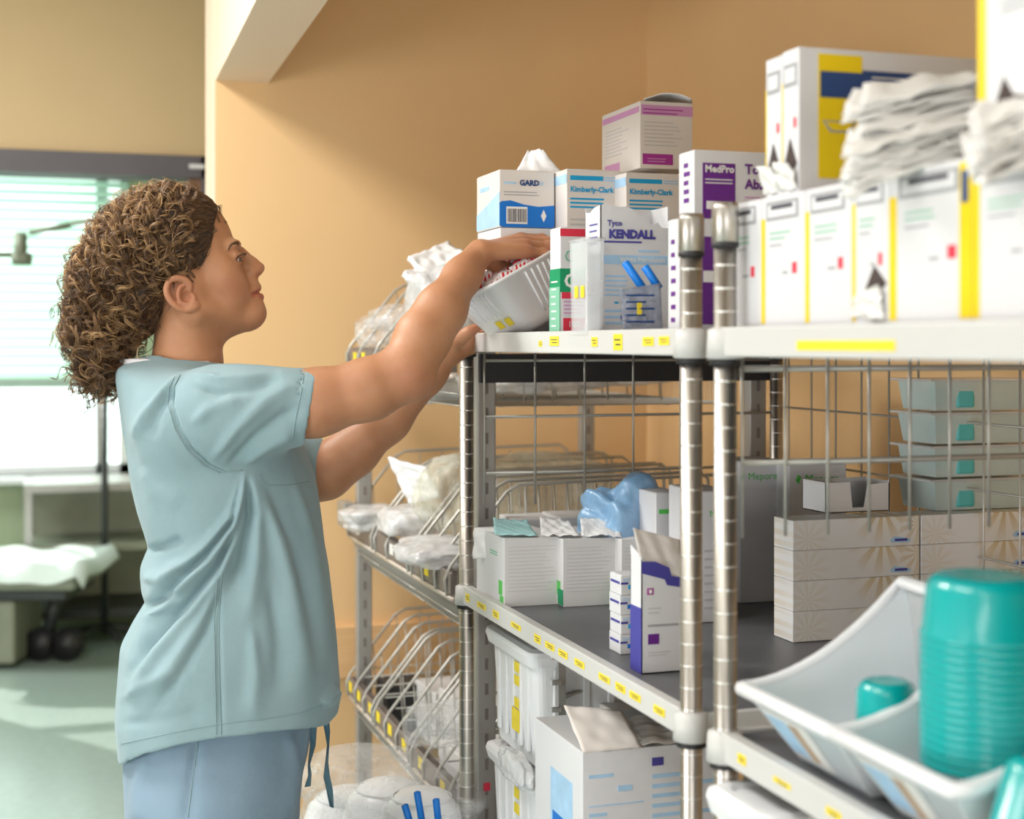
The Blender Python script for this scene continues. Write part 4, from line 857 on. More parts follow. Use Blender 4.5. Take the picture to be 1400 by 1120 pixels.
# ------------------------------------------------------------------ scoop bins and cups on the near middle shelf
M_SCOOP = mat('blue_white_plastic', (0.83, 0.875, 0.905), 0.3, var=0.01)
def scoop_bin(label, X0, Y0, z0, W, D, Hh):
    """open-fronted hopper bin; mouth towards the aisle (-X); rounded rim"""
    e = empty('scoop_bin', (X0+D/2, Y0, z0), 0, label, 'bin', 'white scoop bins')
    n = 14; t = 0.003
    def edge(s):                       # s 0..1 from front lip to back top, profile of the side wall's upper edge
        x = -D/2+D*0.80*s; z = Hh*(0.42+0.58*(s**1.9)); return x, z
    def wall(side, ins):
        V = []; yy = side*(W/2)
        for i in range(n):
            s_ = i/(n-1); x, z = edge(s_)
            xb = -D/2+0.055+(D*0.62)*s_
            for j in range(6):
                q = j/5; fl = 0.022*(1-q)
                V.append((xb+(x-xb)*q, yy*(1.0)-side*fl-side*ins, z*q))
        return V
    def surf(name, ins, flip):
        L = wall(1, ins); R = wall(-1, ins); mb = MB()
        def gridf(V, rows, cols, fl):
            f = []
            for i in range(rows-1):
                for j in range(cols-1):
                    q = (i*cols+j, i*cols+j+1, (i+1)*cols+j+1, (i+1)*cols+j); f.append(q if not fl else q[::-1])
            mb.add(V, f)
        gridf(L, n, 6, flip); gridf(R, n, 6, not flip)
        fl_ = [L[j] for j in range(6)]; fr_ = [R[j] for j in range(6)]; V = []
        for j in range(6):
            for i in range(8): u = i/7; V.append(tuple(fl_[j][k]*(1-u)+fr_[j][k]*u for k in range(3)))
        gridf(V, 6, 8, flip)
        bl_ = [L[(n-1)*6+j] for j in range(6)]; br_ = [R[(n-1)*6+j] for j in range(6)]; V = []
        for j in range(6):
            for i in range(8): u = i/7; V.append(tuple(bl_[j][k]*(1-u)+br_[j][k]*u for k in range(3)))
        gridf(V, 6, 8, not flip)
        V = []
        for i in range(n):
            for j in range(8): u = j/7; V.append(tuple(L[i*6][k]*(1-u)+R[i*6][k]*u for k in range(3)))
        V = [(p[0], p[1], p[2]+(ins*1.0)) for p in V]
        gridf(V, n, 8, flip)
        o = mb.build(name, M_SCOOP, e); 
        bm = bmesh.new(); bm.from_mesh(o.data); bmesh.ops.remove_doubles(bm, verts=bm.verts, dist=0.0004); bmesh.ops.recalc_face_normals(bm, faces=bm.faces)
        if ins > 0: bmesh.ops.reverse_faces(bm, faces=bm.faces)
        bm.to_mesh(o.data); bm.free(); return o
    surf('shell', 0.0, False); surf('inner_shell', t, True)
    L = wall(1, 0); R = wall(-1, 0)
    rim = [Vector(L[i*6+5]) for i in range(n)]+[Vector(R[i*6+5]) for i in range(n-1, -1, -1)]
    rim = [p+Vector((0, 0.004 if i < n else -0.004, 0)) for i, p in enumerate(rim)]
    MB().tube(rim, 0.0075, 10, closed=True).build('rim', M_WHITE, e, True)
    def fw(u, q, o_): 
        a_, b2 = Vector(L[0]), Vector(L[5]); c2, d2 = Vector(R[0]), Vector(R[5]); return (a_.lerp(b2, q)).lerp(c2.lerp(d2, q), u)+Vector((-o_, 0, -o_*0.5))
    for (u0, u1, q0, q1, m_, o_) in ((0.08, 0.62, 0.12, 0.80, M_WLAB, 0.0012), (0.10, 0.34, 0.2, 0.72, M_PALEB, 0.0020), (0.38, 0.48, 0.2, 0.72, M_KRAFT, 0.0020)):
        P4 = [fw(u0, q0, o_), fw(u1, q0, o_), fw(u1, q1, o_), fw(u0, q1, o_)]; P8 = P4+[p+Vector((0.0008, 0, 0.0004)) for p in P4]
        mesh_obj('printed_label', [tuple(p) for p in P8], [(0, 1, 2, 3), (7, 6, 5, 4), (0, 4, 5, 1), (1, 5, 6, 2), (2, 6, 7, 3), (3, 7, 4, 0)], m_, e)
    return e
yA_, yB2 = px_X(1022, 0, 0.70).y, px_X(1143, 0, 0.70).y
scoop_bin('white scoop bin beside the chrome post, farther of the two, one turquoise cup inside', 0.695, (yA_+yB2)/2, zm, abs(yA_-yB2), 0.24, 0.172)
scoop_bin('white scoop bin at the lower right, nearer of the two, full of turquoise cups', 0.695, (yA_+yB2)/2-0.185, zm, abs(yA_-yB2), 0.24, 0.172)
def cup(name, label, loc, r0, r1, h, rot=(0, 0, 0), group='turquoise cups', nest=0):
    """upturned cup: r0 closed end at the top"""
    e = empty(name, loc, 0, label, 'cup', group); e.rotation_euler = rot
    prof = [(r1, 0), (r1+0.002, 0.002), (r1+0.002, 0.006), (r1, 0.008), (r0+0.004, h-0.010), (r0, h-0.003), (r0-0.004, h), (r0*0.5, h-0.001), (0.0005, h-0.001)]
    b = MB().lathe(prof, 40, cap=False).build('body', M_TEAL, e, True)
    MB().lathe([(r1-0.002, 0.001), (r0-0.004, h-0.006), (0.0005, h-0.006)], 32, cap=False).build('inside', M_TEAL, b, True)
    return e
cs = px_z(1347, 0, 1.27); zc0 = zm+0.012
hcup = 0.055
stack_n = 16
ztopc = HC-(787-HY)/F*1.27
for i in range(stack_n):
    z0 = ztopc-hcup-(stack_n-1-i)*0.0073
    cup('plastic_cup', ('top' if i == stack_n-1 else 'bottom' if i == 0 else f'{["","second","third","fourth","fifth","sixth","seventh","eighth","ninth","tenth","eleventh","twelfth","thirteenth","fourteenth","fifteenth"][i]} from the bottom')+' turquoise cup of the tall upturned stack in the near scoop bin', Vector((cs.x, cs.y, z0)), 0.046, 0.0535, hcup)
c1 = px_z(1190, 960, 1.36); cup('plastic_cup', 'single turquoise cup lying inside the farther scoop bin', Vector((c1.x+0.03, c1.y+0.02, zm+0.04)), 0.024, 0.029, 0.07)
c1 = px_z(1385, 1010, 1.14); cup('plastic_cup', 'turquoise cup at the front of the nearer scoop bin beside the stack', Vector((c1.x+0.01, c1.y, zm+0.03)), 0.026, 0.031, 0.072, rot=(0, math.radians(18), 0))
# tote lid peeking below the near shelf
lidded_bin('white tote lid at the bottom edge below the near middle shelf', Vector((px_z(1075, 1100, 1.55).x, px_z(1075, 1100, 1.55).y, 0.5205)), 0.12, 0.12, HC-(1106-HY)/F*1.5-0.5205-0.008, ())

# ------------------------------------------------------------------ soft goods in the wire baskets
def soft(px, py, z, size, m, seed, lb, cat='bag', name='supply_bag', rz=0.0, tl=0.0, amp=0.25, flat=0.75):
    c0 = px_z(px, py, z); crumple(name, lb, cat, c0, size, m, seed, amp, rz, tl, flat=flat, group='bagged supplies in the baskets')
soft(516, 481, 3.38, (0.10, 0.14, 0.075), M_CLEAR, 71, 'clear crinkled bag at the far end of the top basket')
soft(556, 455, 3.20, (0.16, 0.14, 0.06), M_CLEAR, 72, 'clear crinkled bag in the middle of the top basket, behind the raised arm')
for i, (q, lb) in enumerate((([(558, 352), (600, 392), (640, 352), (612, 332)], 'white flat paper pack sticking up from the top basket, upper one'), ([(552, 372), (588, 402), (640, 372), (578, 366)], 'white flat paper pack in the top basket, lower left one'), ([(575, 378), (592, 412), (640, 392), (612, 362)], 'white flat paper pack in the top basket, lower right one'))):
    zz = 3.05-0.06*i; Q = [px_z(q[0][0], q[0][1], zz), px_z(q[1][0], q[1][1], zz-0.05), px_z(q[2][0], q[2][1], zz), px_z(q[3][0], q[3][1], zz+0.1)]
    sheet('paper_pack', lb, 'pack', Q, M_PAPER, 80+i, 0.004, thick=0.012, group='paper packs in the top basket')
# the pack that carries the paper packs, down in the basket
soft(608, 478, 3.0, (0.15, 0.20, 0.165), M_CLEARW, 73, 'milky bag filling the top basket under the paper packs')
# mid level
soft(505, 728, 3.36, (0.12, 0.18, 0.055), M_CLEARW, 74, 'white plastic bag in the farthest middle basket')
soft(560, 735, 3.12, (0.13, 0.18, 0.06), M_CLEARW, 75, 'white plastic bag in the centre middle basket')
soft(614, 735, 3.02, (0.12, 0.18, 0.15), clear_film('pale_green_film', (0.86, 0.85, 0.72), 0.42), 76, 'tall pale green bag standing in the centre middle basket')
soft(596, 775, 2.80, (0.14, 0.18, 0.05), M_CLEARW, 77, 'low white bag in the nearest middle basket')
soft(745, 730, 3.15, (0.26, 0.24, 0.16), MATS['pale_green_film'], 78, 'large pale yellow-green bag at the back of the middle baskets', flat=0.6)
sheet('paper_pack', 'white paper pack poking up in the centre middle basket', 'pack', [px_z(531, 625, 3.1), px_z(560, 690, 3.1), px_z(600, 680, 3.05), px_z(580, 640, 3.05)], M_PAPER, 85, 0.004, thick=0.008, group='paper packs in the top basket')
# low level
Z3 = levels[2]-0.084
for (px, z, w_, d_, h_, lb) in ((545, 3.30, 0.10, 0.16, 0.12, 'white carton in the farthest lower basket'), (600, 3.08, 0.16, 0.20, 0.15, 'white carton standing in the centre lower basket'), (606, 2.78, 0.18, 0.18, 0.12, 'white carton in the nearest lower basket')):
    c0 = px_z(px, 900, z); Carton('supply_carton', lb, 'carton', Vector((c0.x+0.11, c0.y, Z3)), w_, d_, h_, 0.05, body=M_CARDG)
c0 = px_z(505, 900, 3.40); MB_b = MB().box(-0.04, 0.05, -0.06, 0.06, 0, 0.11, 0.004)
o = tag(MB_b.build('black_case', M_BLACK, None, False, Vector((c0.x+0.07, c0.y, Z3))), 'black plastic case in the farthest lower basket', 'case')
MB().box(-0.045, -0.04, -0.02, 0.02, 0.05, 0.07, 0.002).build('latch', M_STEEL, o)
soft(600, 1020, 2.66, (0.12, 0.10, 0.07), M_CLEAR, 79, 'clear bag with a blue corner in the nearest lower basket')
# basins in clear bags on the floor-level stack
zst = px_z(540, 1130, 2.9).z
st = MB().box(0.70, 1.28, 2.56, 3.45, 0.0, 0.016, 0.004)
for i, (px, py, z, r, lb) in enumerate(((492, 1078, 2.90, 0.095, 'leftmost white basin in the clear bags below the baskets'), (545, 1066, 2.70, 0.085, 'white basin with blue sticks in front, below the baskets'), (592, 1078, 2.55, 0.075, 'rightmost white basin in the clear bags below the baskets'))):
    c0 = px_z(px, py, z)
    e = empty('plastic_basin', Vector((c0.x-0.02, c0.y, c0.z-0.08)), 0, lb, 'basin', 'bagged basins')
    MB().lathe([(r, 0), (r+0.006, 0.003), (r, 0.008), (r*0.86, 0.05), (r*0.55, 0.075), (0.001, 0.08)], 30, cap=False).build('bowl', M_WHITE, e, True)
    MB().lathe([(r*0.7, 0.0655), (r*0.71, 0.068), (r*0.68, 0.0695)], 30, cap=False).build('foot_ring', M_WHITE, e, True)
    h_ = e.location.z
    MB().lathe([(r*0.8, -h_), (r*0.8, -0.001)], 24).build('nested_stack', M_CLEARW, e, True)
for i, (x0, y0, x1, y1) in enumerate(((570, 1082, 578, 1130), (596, 1092, 600, 1130), (553, 1100, 562, 1130))):
    a_ = px_z(x0, y0, 2.42); b__ = px_z(x1, y1, 2.42); o = MB().tube([Vector((0, 0, 0)), (a_-b__)*0.97, a_-b__], [0.006, 0.006, 0.003], 8).build('blue_tube', M_BLUE, None, True, b__)
    tag(o, ('middle', 'rightmost', 'leftmost')[i]+' blue tube in the clear bag below the baskets', 'tube', 'blue tubes in the bag')
soft(530, 1150, 2.70, (0.30, 0.46, 0.125), M_CLEAR, 92, 'large clear plastic bag over the basins below the baskets', flat=0.8)
# bagged stuff showing through the wires under the top baskets
for i, (px, py, z, s_, sd) in enumerate(((600, 553, 3.0, (0.16, 0.18, 0.06), 93), (700, 540, 3.0, (0.14, 0.2, 0.07), 94), (770, 535, 3.1, (0.2, 0.2, 0.06), 95), (850, 528, 3.15, (0.2, 0.2, 0.05), 96))):
    soft(px, py, z, s_, M_CLEARW, sd, ('first', 'second', 'third', 'fourth')[i]+' white bag from the left on the floor of the top baskets')

# ------------------------------------------------------------------ the ward beyond the doorway
M_SHEET = mat('white_sheet', (0.66, 0.74, 0.71), 0.8, var=0.03)
M_DARKM = mat('dark_metal', (0.04, 0.045, 0.045), 0.4, 0.3, var=0.1)
M_OLIVE = mat('olive_grey_metal', (0.30, 0.32, 0.25), 0.5, 0.2, var=0.05)
zf2 = 7.35
def W(px, py, z=zf2): return px_z(px, py, z)
# cart with shelves
a_ = W(38, 655); b__ = W(215, 655); base = Vector(((a_.x+b__.x)/2, (a_.y+b__.y)/2, 0)); hw = (b__-a_).length/2
e = empty('ward_cart', base, -TH*0, 'olive-grey metal ward cart with three shelves under the far window', 'cart')
zt = a_.z
for (z, m_) in ((zt, M_STEEL), (W(0, 735).z, M_OLIVE), (W(0, 823).z, M_DARKM)): MB().box(-hw, hw, -0.25, 0.25, z-0.04, z, 0.005).build('cart_shelf', m_, e)
MB().box(-hw+0.02, hw-0.02, 0.22, 0.245, W(0, 823).z, zt-0.04).build('back_panel', M_OLIVE, e)
for sx_ in (-1, 1):
    for sy_ in (-1, 1):
        MB().box(sx_*(hw-0.02)-0.018, sx_*(hw-0.02)+0.018, sy_*0.225-0.018, sy_*0.225+0.018, 0.09, zt).build('leg', M_STEEL, e)
        MB().tube([(sx_*(hw-0.02)-0.015, sy_*0.225, 0.045), (sx_*(hw-0.02)+0.015, sy_*0.225, 0.045)], 0.045, 14).build('caster', M_BLACK, e)
# dark pole
pp = W(143, 700, 7.08)
e = empty('iv_pole', Vector((pp.x, pp.y, 0)), 0, 'dark upright drip pole standing in front of the ward cart', 'pole')
MB().tube([(0, 0, 0.05), (0, 0, W(0, 515, 7.0).z)], 0.016, 10).build('pole', M_DARKM, e, True)
for i in range(5): a2 = i*2*math.pi/5; MB().tube([(0, 0, 0.09), (0.18*math.cos(a2), 0.18*math.sin(a2), 0.05)], 0.014, 8).build('leg', M_DARKM, e, True)
# stretcher
zs2 = 6.7; sa = px_z(-90, 760, zs2); sb = px_z(140, 760, zs2); hw = (sb-sa).length/2; base = (sa+sb)/2; base.z = 0
e = empty('stretcher', base, -TH, 'stretcher with a rumpled white sheet on a grey base, far left', 'stretcher')
ztp = px_z(0, 760, zs2).z
md = MB(); n = 24
V = []; f = []
rg = np.random.RandomState(3)
for i in range(n):
    for j in range(10):
        x = -hw+2*hw*i/(n-1); y = -0.3+0.6*j/9; z = ztp+0.008*math.sin(i*0.9+j*0.7)+0.012*math.sin(i*0.4)*math.cos(j*0.6)
        if j == 0: z -= 0.07+0.02*math.sin(i*0.45)
        if i in (0, n-1): z -= 0.06
        V.append((x, y, z))
for i in range(n-1):
    for j in range(9): f.append((i*10+j, (i+1)*10+j, (i+1)*10+j+1, i*10+j+1))
mesh_obj('sheet', V, f, M_SHEET, e, True)
MB().box(-hw+0.02, hw-0.05, -0.26, 0.26, ztp-0.12, ztp-0.03, 0.02).build('mattress', M_OLIVE, e)
MB().box(-hw+0.1, hw-0.1, -0.22, 0.22, ztp-0.17, ztp-0.12, 0.01).build('frame', M_DARKM, e)
bx1 = px_z(45, 820, zs2).x-base.x
MB().box(-hw+0.05, -hw+0.05+(45+70)/F*zs2, -0.2, 0.2, 0.02, ztp-0.17, 0.02).build('base_cover', M_OLIVE, e)
MB().tube([(hw-0.2, 0, ztp-0.15), (hw-0.25, 0, 0.12)], 0.03, 10).build('column', M_DARKM, e, True)
for sx_ in (-0.28, -0.16): MB().tube([(hw+sx_, -0.03, 0.075), (hw+sx_, 0.03, 0.075)], 0.075, 16).build('caster', M_BLACK, e, True)
# monitor arm silhouetted against the blind
zz = 6.2
e = empty('monitor_arm', px_z(28, 340, zz)*1.0, 0, 'dark green equipment arm silhouetted against the far blind', 'equipment arm')
o0 = Vector(e.location)
def seg(name, p, q, r): MB().tube([px_z(*p, zz)-o0, px_z(*q, zz)-o0], r, 8).build(name, M_OLIVE, e, True)
seg('boom', (-60, 348), (22, 348), 0.012); seg('joint', (28, 362), (28, 318), 0.028); seg('boom', (40, 318), (95, 308), 0.013); seg('boom', (95, 306), (160, 298), 0.011)
seg('head', (18, 354), (42, 354), 0.028); seg('mount', (-60, 348), (-60, 90), 0.03)
# ================================================================== the person
def smin(a, b, k):
    h = np.clip(0.5+0.5*(b-a)/k, 0, 1); return b+(a-b)*h-k*h*(1-h)
def smax(a, b, k): return -smin(-a, -b, k)
class Field:
    """signed distance grid; primitives are blended in locally, then meshed with surface nets"""
    def __init__(s, lo, hi, vox):
        s.lo = np.array(lo, float); s.vox = vox; s.n = np.ceil((np.array(hi)-s.lo)/vox).astype(int)+1
        s.a = np.full(s.n, 0.2, np.float32); s.ax = [(s.lo[i]+np.arange(s.n[i])*vox).astype(np.float32) for i in range(3)]
    def reg(s, lo, hi, pad):
        i0 = np.clip(np.floor((np.array(lo)-pad-s.lo)/s.vox).astype(int), 0, s.n); i1 = np.clip(np.ceil((np.array(hi)+pad-s.lo)/s.vox).astype(int)+1, 0, s.n)
        sl = tuple(slice(i0[k], i1[k]) for k in range(3))
        return sl, s.ax[0][sl[0]][:, None, None], s.ax[1][sl[1]][None, :, None], s.ax[2][sl[2]][None, None, :]
    def _put(s, sl, d, k, op):
        if d.size == 0: return
        if op == '+': s.a[sl] = smin(s.a[sl], d, k)
        elif op == '-': s.a[sl] = smax(s.a[sl], -d, k)
        else: s.a[sl] = smax(s.a[sl], d, k)
    def cone(s, a, b, r1, r2=None, k=0.008, op='+', flat=1.0):
        r2 = r1 if r2 is None else r2; a = np.array(a, float); b = np.array(b, float); m = max(r1, r2)
        sl, X, Y, Z = s.reg(np.minimum(a, b)-m, np.maximum(a, b)+m, k*1.5+0.012)
        d = b-a; L = max(float(d@d), 1e-12)
        t = np.clip(((X-a[0])*d[0]+(Y-a[1])*d[1]+(Z-a[2])*d[2])/L, 0, 1)
        dist = np.sqrt((X-a[0]-t*d[0])**2+(Y-a[1]-t*d[1])**2+((Z-a[2]-t*d[2])*flat)**2)-(r1+(r2-r1)*t)
        s._put(sl, dist.astype(np.float32), k, op); return s
    def chain(s, pts, k=0.008, op='+', flat=1.0):
        for p, q in zip(pts[:-1], pts[1:]): s.cone(p[0], q[0], p[1], q[1], k, op, flat)
        return s
    def ell(s, c, r, ang=0.0, k=0.008, op='+'):
        m = max(r); sl, X, Y, Z = s.reg(np.array(c)-m, np.array(c)+m, k*1.5+0.012)
        ca, sa = math.cos(ang), math.sin(ang); x = X-c[0]; y = Y-c[1]; z = (Z-c[2])+0*x
        p, q = x*ca+y*sa, -x*sa+y*ca
        k0 = np.sqrt((p/r[0])**2+(q/r[1])**2+(z/r[2])**2)+1e-6; k1 = np.sqrt((p/r[0]**2)**2+(q/r[1]**2)**2+(z/r[2]**2)**2)+1e-6
        s._put(sl, (k0*(k0-1)/k1).astype(np.float32), k, op); return s
    def mesh(s, smooth=0):
        a = s.a; n = a.shape; ins = a < 0
        c = sum(ins[i:n[0]-1+i, j:n[1]-1+j, k:n[2]-1+k].astype(np.int8) for i in (0, 1) for j in (0, 1) for k in (0, 1))
        act = (c > 0) & (c < 8); idx = np.full(act.shape, -1, np.int32); cells = np.argwhere(act); idx[act] = np.arange(len(cells))
        I, J, K = cells.T; acc = np.zeros((len(cells), 3)); cnt = np.zeros(len(cells))
        cor = [(i, j, k) for i in (0, 1) for j in (0, 1) for k in (0, 1)]
        for p in cor:
            for q in cor:
                if q > p and sum(abs(p[t]-q[t]) for t in range(3)) == 1:
                    va = a[I+p[0], J+p[1], K+p[2]]; vb = a[I+q[0], J+q[1], K+q[2]]; m = (va < 0) != (vb < 0)
                    t = np.where(m, va/np.where(m, va-vb, 1), 0)
                    for ax in range(3): acc[:, ax] += np.where(m, p[ax]+t*(q[ax]-p[ax]), 0)
                    cnt += m
        V = s.lo+(cells+acc/cnt[:, None])*s.vox
        quads = []
        for ax in range(3):
            sh = [slice(None)]*3; sh2 = [slice(None)]*3; sh[ax] = slice(0, n[ax]-1); sh2[ax] = slice(1, n[ax])
            A, B = ins[tuple(sh)], ins[tuple(sh2)]; e = np.argwhere(A != B); o1, o2 = (ax+1) % 3, (ax+2) % 3
            ok = (e[:, o1] > 0) & (e[:, o2] > 0) & (e[:, o1] < n[o1]-1) & (e[:, o2] < n[o2]-1); e = e[ok]
            def cell(d1, d2):
                q = e.copy(); q[:, o1] += d1; q[:, o2] += d2; return idx[q[:, 0], q[:, 1], q[:, 2]]
            Q = np.stack([cell(-1, -1), cell(0, -1), cell(0, 0), cell(-1, 0)], 1)
            fl = ~A[e[:, 0], e[:, 1], e[:, 2]]; Q[fl] = Q[fl][:, ::-1]; quads.append(Q)
        Q = np.vstack(quads); Q = Q[(Q >= 0).all(1)]
        for _ in range(smooth):
            S = np.zeros_like(V); N = np.zeros(len(V))
            for i in range(4):
                p, q = Q[:, i], Q[:, (i+1) % 4]; np.add.at(S, p, V[q]); np.add.at(S, q, V[p]); np.add.at(N, p, 1); np.add.at(N, q, 1)
            V = V*0.5+0.5*S/np.maximum(N, 1)[:, None]
        return V, Q
def vnormals(V, Q):
    nn = np.cross(V[Q[:, 2]]-V[Q[:, 0]], V[Q[:, 3]]-V[Q[:, 1]]); N = np.zeros_like(V)
    for i in range(4): np.add.at(N, Q[:, i], nn)
    return N/np.maximum(np.linalg.norm(N, axis=1), 1e-12)[:, None]

# frame of the person: u to the picture's right, v up from eye level, w towards the camera
W0 = px_z(300, HY, 2.35); rr = np.array(ray(300)); rr /= np.linalg.norm(rr)
EU = np.array([rr[1], -rr[0], 0.0]); EW = np.array([-rr[0], -rr[1], 0.0]); EV = np.array([0, 0, 1.0])
W0n = np.array([W0.x, W0.y, 0.0])
def LU(px, py, w=0.0):
    r3 = np.array([ray(px)[0], ray(px)[1], 0.0]); t = (np.dot(W0n, EW)+w)/np.dot(r3, EW)
    p = r3*t; return np.array([np.dot(p-W0n, EU), -(py-HY)/F*t, w])
SC = LU(301, HY)[0]-LU(300, HY)[0]           # metres per pixel at the person's plane
def to_rel(P): return P[:, :1]*EU+(P[:, 1:2]+HC)*EV+P[:, 2:]*EW
def pix(P):
    R = to_rel(P)+W0n; z = R[:, 0]*ST+R[:, 1]*CT
    return np.stack([CX+F*(R[:, 0]*CT-R[:, 1]*ST)/z, HY+F*(HC-R[:, 2])/z], 1)
person = empty('person', (W0.x, W0.y, 0), 0, 'person in pale blue scrubs with curly brown hair, reaching into a white bin', 'person')
def hp(x, y, w=0.0): p = LU(x, y); p[2] = w*SC; return p

# ------------------------------------------------------------------ skin: head, neck, arms and hands
TILT = math.radians(20)
hf = Field(LU(185, 560)-np.array([0, 0, 0.095]), LU(378, 245)+np.array([0, 0, 0.095]), 0.0016)
def E(x, y, w, a, b, c_, ang=TILT, k=8, op='+'): hf.ell(hp(x, y, w), (a*SC, b*SC, c_*SC), ang, k*SC, op)
def Cn(p, q, r1, r2, k=8, op='+', flat=1.0): hf.cone(hp(*p), hp(*q), r1*SC, r2*SC, k*SC, op, flat)
E(236, 338, 0, 82, 76, 63)
E(285, 372, 0, 47, 77, 51, k=14)
E(318, 404, 0, 30, 36, 33, k=14)
for s_ in (1, -1):
    E(305, 377, 33*s_, 22, 24, 19, k=16)                                 # cheekbone
    Cn((258, 388, 41*s_), (268, 424, 41*s_), 22, 20, 12)                  # ramus
    Cn((268, 424, 41*s_), (338, 427, 10*s_), 20, 17, 12)                  # jaw
    E(317, 338, 22*s_, 13, 9, 17, k=10)                                   # brow ridge
E(314, 398, 26, 24, 26, 18, k=14); E(314, 398, -26, 24, 26, 18, k=14)
Cn((346, 428, -6), (346, 428, 6), 18, 18, 12)                             # chin
Cn((333, 432, 0), (285, 440, 0), 20, 36, 18)                              # under the chin
Cn((258, 425, 0), (256, 500, 0), 45, 47.5, 14); Cn((256, 500, 0), (252, 550, 0), 47.5, 62, 10)
Cn((349, 415, -6), (349, 415, 6), 9, 9, 8)                                # below the lower lip
# nose
Cn((329, 343, 0), (345, 359.5, 0), 6.2, 7.2, 7); Cn((345, 359.5, 0), (353.6, 366.6, 0), 7.2, 8.4, 5)
Cn((346, 374, 0), (343, 382, 0), 6.0, 6.5, 6); Cn((339, 366, 0), (342, 374, 0), 10, 10, 8)
for s_ in (1, -1):
    E(344, 374, 8.5*s_, 8.5, 7, 5.5, ang=0.5, k=3); Cn((352, 371, 3.5*s_), (350, 373, 4*s_), 5.5, 5, 4)
    E(352, 376.8, 7.2*s_, 4.6, 2.4, 3.4, ang=0.55, k=1.2, op='-')          # nostril
# mouth
Cn((344, 384, -5), (349, 391, -3), 7, 6, 6); Cn((344, 384, 5), (349, 391, 3), 7, 6, 6)
for s_ in (1, -1):
    Cn((351.8, 393.5, 0), (347.5, 396.0, 10*s_), 5.0, 4.4, 3); Cn((347.5, 396.0, 10*s_), (340, 401, 20*s_), 4.4, 2.6, 3)
    Cn((354.6, 406.2, 0), (349.5, 406.5, 10*s_), 5.8, 5.2, 3); Cn((349.5, 406.5, 10*s_), (340, 402.5, 19*s_), 5.2, 2.8, 3)
    Cn((357, 400.2, 0), (350, 400.6, 11*s_), 1.9, 1.9, 1.2, '-'); Cn((350, 400.6, 11*s_), (343.5, 403, 21*s_), 1.9, 0.9, 1.5, '-')
    Cn((345, 384, 15*s_), (340.5, 398, 24.5*s_), 1.2, 1.6, 5, '-')        # smile fold
# eye sockets and lids
for s_ in (1, -1):
    E(338, 351, 30*s_, 13, 10, 19, ang=0.2, k=9, op='-')
    E(319.5, 355.5, 27*s_, 12.2, 12.2, 12.6, ang=0, k=4)
    E(331.0, 355.0, 29*s_, 10.5, 2.9, 11.0, ang=0.45, k=1.0, op='-')
    Cn((333, 349.5, 24*s_), (322, 350.5, 38*s_), 1.6, 1.3, 3)             # upper lid fold
# ears
def crom(P, n):
    P = [np.array(p, float) for p in P]; P = [2*P[0]-P[1]]+P+[2*P[-1]-P[-2]]; out = []
    for i in range(1, len(P)-2):
        for j in range(n):
            t = j/n; out.append(0.5*(2*P[i]+(P[i+1]-P[i-1])*t+(2*P[i-1]-5*P[i]+4*P[i+1]-P[i+2])*t*t+(3*P[i]-P[i-1]-3*P[i+1]+P[i+2])*t**3))
    return out+[P[-2]]
for s_ in (1, -1):
    E(247, 404, 60*s_, 17, 23, 5.0, ang=0.45, k=4)
    hel = [(259, 403, 62), (261, 394, 64), (255, 386, 66), (244, 383.5, 68.5), (234, 388, 70), (230, 399, 70.5), (234, 411, 69.5), (244, 421, 67), (256, 425.5, 64.5), (266, 422, 63)]
    hel = crom(hel, 5)
    for i_, (p, q) in enumerate(zip(hel[:-1], hel[1:])): Cn((p[0], p[1], p[2]*s_), (q[0], q[1], q[2]*s_), 3.0+1.0*min(1, i_/6), 3.2+0.9*min(1, i_/6), 1.6)
    E(264, 420, 63.5*s_, 10, 8, 5, ang=0.3, k=4)
    E(256, 407, 69*s_, 7.5, 8.5, 9, ang=0.2, k=2.5, op='-')
    E(240, 397, 70.5*s_, 3.8, 8.5, 5.5, ang=0.25, k=2.5, op='-')
    anti = [(253, 392, 64), (247, 397, 66.5), (245, 407, 67), (249, 416, 66), (258, 418, 65)]
    anti = crom(anti, 5)
    for p, q in zip(anti[:-1], anti[1:]): Cn((p[0], p[1], p[2]*s_), (q[0], q[1], q[2]*s_), 2.5, 2.5, 2.2)
    E(266, 409, 64.5*s_, 3.8, 5.5, 3.6, ang=0.3, k=2.5)
HV, HQ = hf.mesh(1); del hf

af = Field([LU(225, 480)[0], LU(440, 715)[1], -0.27], [LU(775, 480)[0]+0.01, LU(600, 298)[1], 0.28], 0.0021)
A = lambda x, y, w: LU(x, y, w)
af.chain([(A(275, 572, .130), .050), (A(330, 560, .165), .050), (A(430, 551, .18), .0490), (A(505, 532, .188), .0445), (A(554, 510, .19), .0405)], 0.02)
af.chain([(A(554, 510, .19), .0405), (A(578, 462, .172), .0405), (A(603, 424, .155), .037), (A(632, 378, .110), .0275), (A(656, 345, .080), .0215)], 0.02)
af.cone(A(570, 526, .192), A(574, 520, .19), .014, .014, 0.025)                # elbow point
